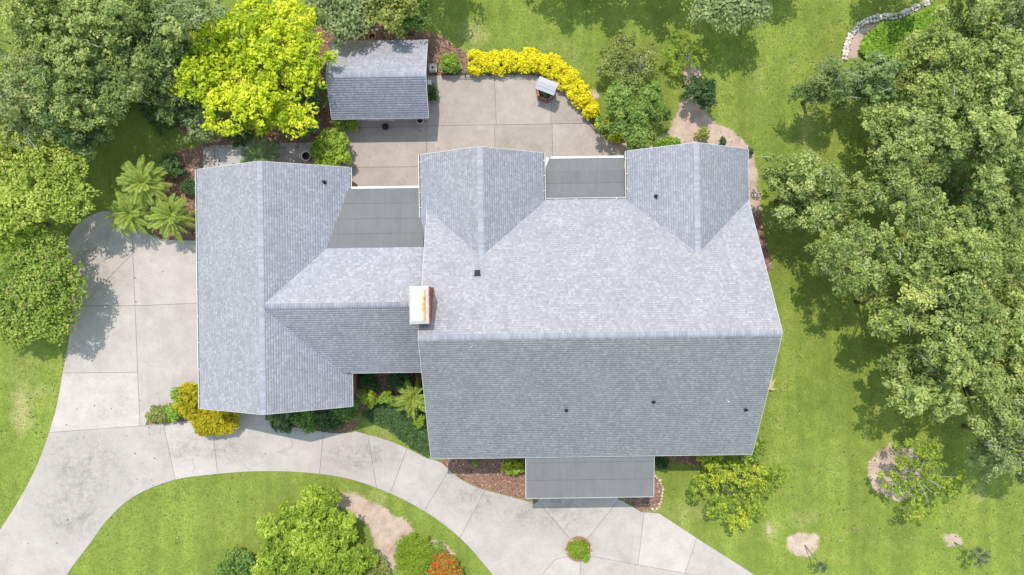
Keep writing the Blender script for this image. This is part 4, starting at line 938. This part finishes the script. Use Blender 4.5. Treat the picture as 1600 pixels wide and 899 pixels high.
# palms
palm('sago_palm', 'tallest sago palm of the three by the garage, uppermost', 224, 286, 2.0, 1.75, 46, 'palm', seed=2, width=0.018, leaf=0.36, pairs=32)
palm('sago_palm', 'yellow-hearted sago palm at the driveway corner, leftmost of three', 203, 335, 1.5, 1.6, 42, 'palm', seed=3, width=0.017, leaf=0.32, pairs=30)
palm('sago_palm', 'sago palm closest to the garage roof, right of the other two', 268, 338, 1.7, 1.7, 48, 'palm', seed=4, width=0.017, leaf=0.34, pairs=30)
palm('sago_palm', 'sago palm in the entry corner beside the front wall', 645, 622, 1.2, 1.45, 34, 'palm', seed=5, width=0.024, leaf=0.26, pairs=24)
palm('fern_palm', 'feathery palm over the path behind the garage', 404, 246, 1.0, 1.5, 18, 'greyfern', seed=6, width=0.02, leaf=0.4, pairs=30)
palm('fern_palm', 'dark feathery palm in the shade under the garage gable', 440, 645, 0.6, 1.2, 16, 'greyfern', seed=7, width=0.02, leaf=0.36, pairs=26)

# low ground covers that read as one mass
def cover(name, label, poly, h, kind, n, ln, wd, seed, tone=0.45):
    P = WL(poly); g = np.random.default_rng(seed); xs = [p[0] for p in P]; ys = [p[1] for p in P]
    x = g.uniform(min(xs), max(xs), n * 3); y = g.uniform(min(ys), max(ys), n * 3); k = inpoly(x, y, P); x, y = x[k][:n], y[k][:n]
    hh = h * (0.5 + 0.5 * np.sin(x * 2.1 + y) * np.cos(y * 1.7)) * 0.6 + 0.08 + g.random(len(x)) * h * 0.4
    v, f, tn = leaves(np.stack([x, y, hh], 1), np.full(len(x), 0.16), 9, ln, wd, 0.9, 0.5, 0, seed, tone_spread=tone); v[:, 2] = np.maximum(v[:, 2], 0.015)
    o = mesh_obj(name, v, f, LEAF[kind], attrs={'tone': tn}); tag(o, label, 'ground cover', kind='stuff')
cover('ground_cover', 'bright green leafy ground cover inside the stone border', [(1352, 60), (1372, 40), (1405, 36), (1440, 22), (1480, 10), (1500, 60), (1440, 80), (1415, 100), (1395, 90), (1360, 105), (1342, 80)], 0.3, 'vine', 1500, 0.18, 0.13, 31)
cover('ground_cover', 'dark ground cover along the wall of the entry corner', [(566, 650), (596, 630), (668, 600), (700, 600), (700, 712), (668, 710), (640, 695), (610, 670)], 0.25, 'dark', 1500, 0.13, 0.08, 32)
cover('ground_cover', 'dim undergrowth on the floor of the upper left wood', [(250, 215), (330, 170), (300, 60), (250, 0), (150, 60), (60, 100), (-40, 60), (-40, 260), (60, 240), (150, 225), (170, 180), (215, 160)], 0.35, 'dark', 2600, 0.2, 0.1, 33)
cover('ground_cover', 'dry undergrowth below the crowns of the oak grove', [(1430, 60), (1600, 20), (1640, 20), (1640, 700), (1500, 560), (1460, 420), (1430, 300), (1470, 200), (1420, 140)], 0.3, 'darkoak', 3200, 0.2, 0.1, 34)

# ------------------------------------------------------------------ grass blades and mulch chips
def lawn(n, seed):
    g = np.random.default_rng(seed); x = g.uniform(-35, 35, n); y = g.uniform(-20, 20, n); k = np.ones(n, bool)
    for p in (DRIVEP, PATIOP, PATHP): k &= sdist(x, y, p) < -0.005
    for p in MULCHW + SOILW: k &= sdist(x, y, p) < g.uniform(-0.25, 0.12, n)
    for a in ((-4.7, 13.8, -9.7, 4.9), (-5.0, 1.6, 4.0, 7.6), (7.3, 13.8, 4.0, 7.7), (-18.5, -10.0, -6.6, 7.0), (-14, -4.5, -4.6, 5.7), (-10.9, -5.3, 11, 15.4)): k &= ~((x > a[0]) & (x < a[1]) & (y > a[2]) & (y < a[3]))
    x, y = x[k], y[k]; M = len(x); z = 0.03 * np.sin(x * 0.45 + 1.3) * np.cos(y * 0.38) - 0.035
    a = g.uniform(0, 2 * np.pi, M); L = g.uniform(0.05, 0.13, M); w = g.uniform(0.012, 0.03, M); up = g.uniform(0.03, 0.075, M)
    d = np.stack([np.cos(a), np.sin(a), np.zeros(M)], 1); s = np.stack([-np.sin(a), np.cos(a), np.zeros(M)], 1); p = np.stack([x, y, z], 1); zz = np.array([0, 0, 1.0])
    v = np.stack([p - s * w[:, None], p + s * w[:, None], p + d * L[:, None] + zz * up[:, None]], 1).reshape(-1, 3)
    tone = np.clip(0.5 + 0.2 * np.sin(x * 0.31 + 0.7 * np.sin(y * 0.23)) + 0.18 * np.sin(x * 1.3 + 2 * np.sin(y * 0.9)) * np.cos(y * 1.1 + np.sin(x * 0.8)) + g.normal(size=M) * 0.22, 0, 1)
    return v, np.arange(M * 3).reshape(-1, 3), np.repeat(tone, 3)
BLADE = leaf_mat('grass_blade', (0.105, 0.155, 0.024), (0.188, 0.242, 0.036), (0.305, 0.330, 0.068), 0.25)
v, f, tn = lawn(330000, 41)
tag(mesh_obj('lawn_grass', v, f, BLADE, attrs={'tone': tn}), 'short mown green grass of the lawn', 'grass', kind='stuff')
V = []; g = np.random.default_rng(43)
for P in MULCHW:
    xs = [p[0] for p in P]; ys = [p[1] for p in P]; n = int((max(xs) - min(xs)) * (max(ys) - min(ys)) * (38 if P in MULCHW else 5)); x = g.uniform(min(xs), max(xs), n); y = g.uniform(min(ys), max(ys), n)
    k = sdist(x, y, P) > -0.12; k &= ~inpoly(x, y, DRIVEP) & ~inpoly(x, y, PATIOP); x, y = x[k], y[k]; M = len(x); a = g.uniform(0, 6.28, M); L = g.uniform(0.03, 0.09, M)[:, None]; w = g.uniform(0.015, 0.04, M)[:, None]
    d = np.stack([np.cos(a), np.sin(a), g.normal(size=M) * 0.25], 1); s = np.stack([-np.sin(a), np.cos(a), g.normal(size=M) * 0.35], 1); p = np.stack([x, y, np.full(M, 0.025) + g.random(M) * 0.03], 1)
    V.append(np.stack([p - d * L - s * w, p + d * L - s * w, p + d * L + s * w, p - d * L + s * w], 1).reshape(-1, 3))
v = np.concatenate(V); tag(mesh_obj('mulch_chips', v, np.arange(len(v)).reshape(-1, 4), CHIP), 'loose reddish brown bark chips in the planting beds', 'mulch', kind='stuff')

g = np.random.default_rng(61); n = 5200; x = g.normal(size=n) * 7 + np.where(g.random(n) < 0.5, 26, -27); y = g.uniform(-17, 19, n);
k = ~inpoly(x, y, DRIVEP) | (g.random(n) < 0.12); x, y = x[k], y[k]; M = len(x); zz_ = np.where(inpoly(x, y, DRIVEP), 0.05, 0.06); a = g.uniform(0, 6.28, M); L = g.uniform(0.03, 0.075, M)[:, None]
d = np.stack([np.cos(a), np.sin(a), g.normal(size=M) * 0.3], 1) * L; sd = np.stack([-np.sin(a), np.cos(a), g.normal(size=M) * 0.3], 1) * L * 0.6; p = np.stack([x, y, zz_], 1)
tag(mesh_obj('fallen_leaves', np.stack([p - d, p + sd, p + d, p - sd], 1).reshape(-1, 3), np.arange(M * 4).reshape(-1, 4), CHIP), 'scattered dry leaves fallen on lawn and driveway below the trees', 'fallen leaves', kind='stuff')

# ------------------------------------------------------------------ wishing well
wx, wy = W(853, 142, 0.5); well = empty('wishing_well', (wx, wy, 0), 'brick wishing well with a small grey board roof on the patio', 'well')
RW = 0.70; ang0 = math.radians(-22)
m = MB(); m.lathe([(RW - 0.13, 0.03), (RW - 0.13, 0.30)], (wx, wy, 0), 6); core = m.build('soil_fill', SOILMAT, well)
for layer in range(4):
    for s_ in range(6):
        a0 = ang0 + s_ * math.pi / 3; a1 = a0 + math.pi / 3; p0 = Vector((math.cos(a0), math.sin(a0), 0)) * RW; p1 = Vector((math.cos(a1), math.sin(a1), 0)) * RW
        t_ = (p1 - p0).normalized(); nn = Vector((-t_.y, t_.x, 0)) * 0.13; L = (p1 - p0).length; nb = 3
        for k in range(nb):
            q0 = L * (k + (0.0 if layer % 2 else 0.0)) / nb + 0.006; q1 = L * (k + 1) / nb - 0.006; z0 = 0.03 + layer * 0.13; z1 = z0 + 0.12; c = Vector((wx, wy, 0))
            A, B = c + p0 + t_ * q0, c + p0 + t_ * q1; vs = [A, B, B + nn, A + nn]; m = MB()
            m.add([(*v_[:2], z0) for v_ in vs] + [(*v_[:2], z1) for v_ in vs], [(0, 1, 2, 3)[::-1], (4, 5, 6, 7), (0, 1, 5, 4), (1, 2, 6, 5), (2, 3, 7, 6), (3, 0, 4, 7)]); m.build('brick', WELLBRICK, well)
ax = Vector((math.cos(ang0), math.sin(ang0), 0)); bx_ = Vector((-ax.y, ax.x, 0)); C_ = Vector((wx, wy, 0))
for s_ in (-1, 1):
    p = C_ + ax * 0.5 * s_; m = MB(); m.tube([(p.x, p.y, 0.0), (p.x, p.y, 1.75)], 0.045, 6); m.build('post', BARK, well)
m = MB(); m.tube([tuple(C_ + ax * -0.55 + Vector((0, 0, 1.15))), tuple(C_ + ax * 0.55 + Vector((0, 0, 1.15)))], 0.035, 8); m.build('windlass', BARK, well)
for s_ in (-1, 1):
    for k in range(2):
        b0, b1 = 0.005 + k * 0.21, 0.205 + k * 0.21; m = MB(); vs = []
        for zt in (0, 0.025):
            for a_, b_ in ((-0.64, b0), (0.64, b0), (0.64, b1), (-0.64, b1)): vs.append(C_ + ax * a_ + bx_ * (b_ * s_) + Vector((0, 0, 1.80 - b_ * 0.55 + zt - (0.0 if k == 0 else 0.02))))
        m.add(vs, [(3, 2, 1, 0), (4, 5, 6, 7), (0, 1, 5, 4), (1, 2, 6, 5), (2, 3, 7, 6), (3, 0, 4, 7)]); m.build('roof_board', GREYWOOD, well)
v, f, tn = leaves([(wx + g.uniform(-0.3, 0.3), wy + g.uniform(-0.3, 0.3), 0.36 + g.uniform(0, 0.1)) for _ in range(16)], np.full(16, 0.1), 12, 0.12, 0.06, 0.6, 0.8, 0, 9); mesh_obj('planting', v, f, LEAF['greyfern'], well, attrs={'tone': tn})

# low rail along the hedge
rp = curve([(690, 116), (740, 116), (790, 115), (842, 117), (869, 127), (894, 151), (916, 181), (934, 204)], 4); rw_ = [W(*p, 0.45) for p in rp]
rail = empty('garden_rail', (rw_[0][0], rw_[0][1], 0), 'low dark rail on posts between the patio and the yellow hedge', 'rail'); off = 0.06
for zz in (0.5, 0.28):
    m = MB(); m.tube([(x, y, zz) for x, y in rw_], 0.022, 6); m.build('bar', DARKMETAL, rail)
for i in range(0, len(rw_), 3):
    m = MB(); m.box(rw_[i][0] - 0.03, rw_[i][0] + 0.03, rw_[i][1] - 0.03, rw_[i][1] + 0.03, 0, 0.56); m.build('post', DARKMETAL, rail)

# ------------------------------------------------------------------ stones
def stone_mesh(name, q, mat):
    bm = bmesh.new(); bmesh.ops.create_icosphere(bm, subdivisions=2, radius=1)
    for v_ in bm.verts:
        n_ = v_.co.normalized(); k = 1 + 0.22 * math.sin(n_.x * 3 + q) * math.cos(n_.y * 4 + q * 2) + 0.12 * math.sin(n_.z * 7 + n_.x * 5 + q * 3); v_.co = n_ * k; v_.co.z = max(-0.6, min(0.7, v_.co.z))
    me = bpy.data.meshes.new(name); bm.to_mesh(me); bm.free(); me.materials.append(mat); return me
def border(name, label, path, mat, size, step, rows=2, ms=None):
    pts = [W(*p) for p in curve(path, 8)]; root = empty(name, (pts[0][0], pts[0][1], 0), label, 'stone border'); acc = 0.0; ms = [stone_mesh('stone', i * 1.7, mat) for i in range(4)]
    for i in range(len(pts) - 1):
        a, b = np.array(pts[i]), np.array(pts[i + 1]); L = np.linalg.norm(b - a); t_ = (b - a) / L
        while acc < L:
            for r_ in range(rows):
                o = bpy.data.objects.new('stone', R.choice(ms)); link(o, root); p = a + t_ * acc + np.array([-t_[1], t_[0]]) * ((r_ - (rows - 1) / 2) * size * 1.5 + R.uniform(-0.05, 0.05))
                sc = size * R.uniform(0.75, 1.25); o.location = (p[0] - pts[0][0], p[1] - pts[0][1], sc * 0.35 + (0.05 if r_ % 2 else 0)); o.scale = (sc * R.uniform(0.9, 1.3), sc, sc * 0.7); o.rotation_euler = (R.uniform(-0.2, 0.2), R.uniform(-0.2, 0.2), R.uniform(0, 6.28))
            acc += step * R.uniform(0.85, 1.15)
        acc -= L
border('stone_border', 'pale stone border curving round the ground cover at the upper right', [(1319, 92), (1323, 70), (1332, 50), (1348, 36), (1375, 28), (1400, 26), (1420, 18), (1438, 9), (1456, 0)], STONE, 0.12, 0.22)
border('bed_edging', 'curved stone edging of the small bed at the right end of the porch', [(1021, 741), (1031, 752), (1035, 767), (1033, 782), (1026, 796)], BROWNSTONE, 0.10, 0.2, 1)
border('planter_ring', 'ring of pale stones round the small planting circle in the driveway', [(884, 858), (890, 847), (904, 843), (919, 848), (925, 860), (919, 869), (904, 873), (890, 868), (884, 859)], BROWNSTONE, 0.07, 0.13, 1)
px_, py_ = W(904, 858); m = MB(); m.lathe([(0.86, 0.0), (0.84, 0.06), (0.0, 0.09)], (px_, py_, 0), 24); tag(m.build('planting_circle', CHIP), 'small round soil bed set in the driveway', 'planting bed')
shrub('circle_plant', 'low green plant filling the planting circle in the driveway', 903, 856, 20, 0.4, 'clip', lobes=9, clump=0.14, ln=0.12, wd=0.05, n=30, aspect=0.8)
shrub('circle_plant', 'smaller plant spilling over the lower rim of the planting circle', 913, 871, 9, 0.35, 'ball', lobes=4, clump=0.12, ln=0.12, wd=0.05)
for q, lab in (((917.5, 852), 'small white garden light in the driveway planting circle'), ((1018, 793), 'small white garden light at the porch bed edging')):
    x, y = W(*q); gl = empty('garden_light', (x, y, 0), lab, 'garden light'); m = MB(); m.tube([(x, y, 0), (x, y, 0.28)], 0.02, 6); m.build('stake', WHITE, gl); m = MB(); m.lathe([(0.03, 0.26), (0.075, 0.29), (0.075, 0.33), (0.02, 0.37)], (x, y, 0), 10); m.build('lamp_head', WHITE, gl)

# ------------------------------------------------------------------ pots and small things
def pot(name, label, px, py, r, h, mat, rim, inside=SOILMAT, cat='pot'):
    x, y = W(px, py, h); p = empty(name, (x, y, 0), label, cat); m = MB(); m.lathe([(r * 0.72, 0.02), (r * 0.95, h), (r * 0.8, h), (r * 0.7, h * 0.35)], (x, y, 0), 18); m.build('body', mat, p)
    m = MB(); n = 18; prof = [(r * 0.95, h - 0.05), (r * 1.06, h - 0.03), (r * 1.06, h + 0.02), (r * 0.86, h + 0.02), (r * 0.84, h - 0.02)]
    b = len(m.v)
    for rr, zz in prof:
        for k in range(n): m.v.append((x + rr * math.cos(2 * math.pi * k / n), y + rr * math.sin(2 * math.pi * k / n), zz))
    for i in range(len(prof) - 1):
        for k in range(n): m.f.append((i * n + k, i * n + (k + 1) % n, (i + 1) * n + (k + 1) % n, (i + 1) * n + k))
    m.build('rim', rim, p); m = MB(); m.lathe([(r * 0.79, h * 0.5), (r * 0.79, h * 0.52)], (x, y, 0), 18); m.build('soil', inside, p); return p
pot('large_pot', 'large dark pot with a pale rim on the path behind the garage', 478, 244, 0.30, 0.6, BLACKPLASTIC, PINKRIM)
pot('terracotta_pot', 'round terracotta pot behind the shed', 581, 57, 0.24, 0.45, TERRACOTTA, TERRACOTTA)
pot('ornate_pot', 'pale ornate pot at the right front corner of the shed', 656, 188, 0.24, 0.5, CASTSTONE, PINKRIM)
pot('small_pot', 'small terracotta pot beside the right shed wall', 674, 155, 0.12, 0.25, TERRACOTTA, TERRACOTTA)
pot('small_pot', 'orange clay pot left of the shed under the golden tree', 506, 171, 0.16, 0.3, TERRACOTTA, TERRACOTTA)
pot('wall_pot', 'round dark pot standing in the shed shadow on the patio', 602, 198, 0.2, 0.35, BLACKPLASTIC, BLACKPLASTIC)
x, y = W(676, 106, 0.3); ub = empty('utility_box', (x, y, 0), 'grey square utility box between the shed and the green ball shrub', 'utility box')
m = MB(); m.box(x - 0.26, x + 0.26, y - 0.26, y + 0.26, 0, 0.28); m.build('base', CASTSTONE, ub); m = MB(); m.box(x - 0.18, x + 0.18, y - 0.18, y + 0.18, 0.28, 0.36); m.build('lid', PINKRIM, ub); m = MB(); m.lathe([(0.07, 0.36), (0.06, 0.44), (0.0, 0.46)], (x, y, 0), 10); m.build('knob', DARKMETAL, ub)
x, y = W(671, 129, 0.6); bx0 = empty('meter_box', (x, y, 0), 'small white box on a stake at the right shed wall', 'box')
m = MB(); m.box(x - 0.10, x + 0.10, y - 0.13, y + 0.13, 0.3, 0.62); m.build('case', WHITE, bx0); m = MB(); m.box(x - 0.12, x + 0.12, y - 0.15, y + 0.15, 0.62, 0.66); m.build('lid', PINKRIM, bx0); m = MB(); m.box(x - 0.03, x + 0.03, y - 0.03, y + 0.03, 0, 0.3); m.build('stake', BARK, bx0)
x, y = W(1199, 607, 0.2); dg = empty('dry_leaf_clump', (x, y, 0), 'splayed clump of dry straw-coloured leaves beside the right wall', 'dry plant'); q = random.Random(4)
for k, (an, L) in enumerate(((62, 0.85), (48, 0.95), (35, 0.6), (-5, 0.75), (-16, 0.55), (75, 0.5), (15, 0.5))):
    a = math.radians(an); d = Vector((math.cos(a), math.sin(a), 0)); s = Vector((-d.y, d.x, 0)) * 0.045; c = Vector((x, y, 0.05)); mid = c + d * L * 0.5 + Vector((0, 0, 0.22)); e = c + d * L + Vector((0, 0, 0.12)); b = len
    mesh_obj('leaf', [c - s * 0.6, c + s * 0.6, mid + s, e, mid - s, mid + Vector((0, 0, -0.02))], [(0, 5, 4), (0, 1, 5), (1, 2, 5), (5, 2, 3), (5, 3, 4)], LEAF['straw'], dg, attrs={'tone': [0.4 + 0.08 * k] * 6})
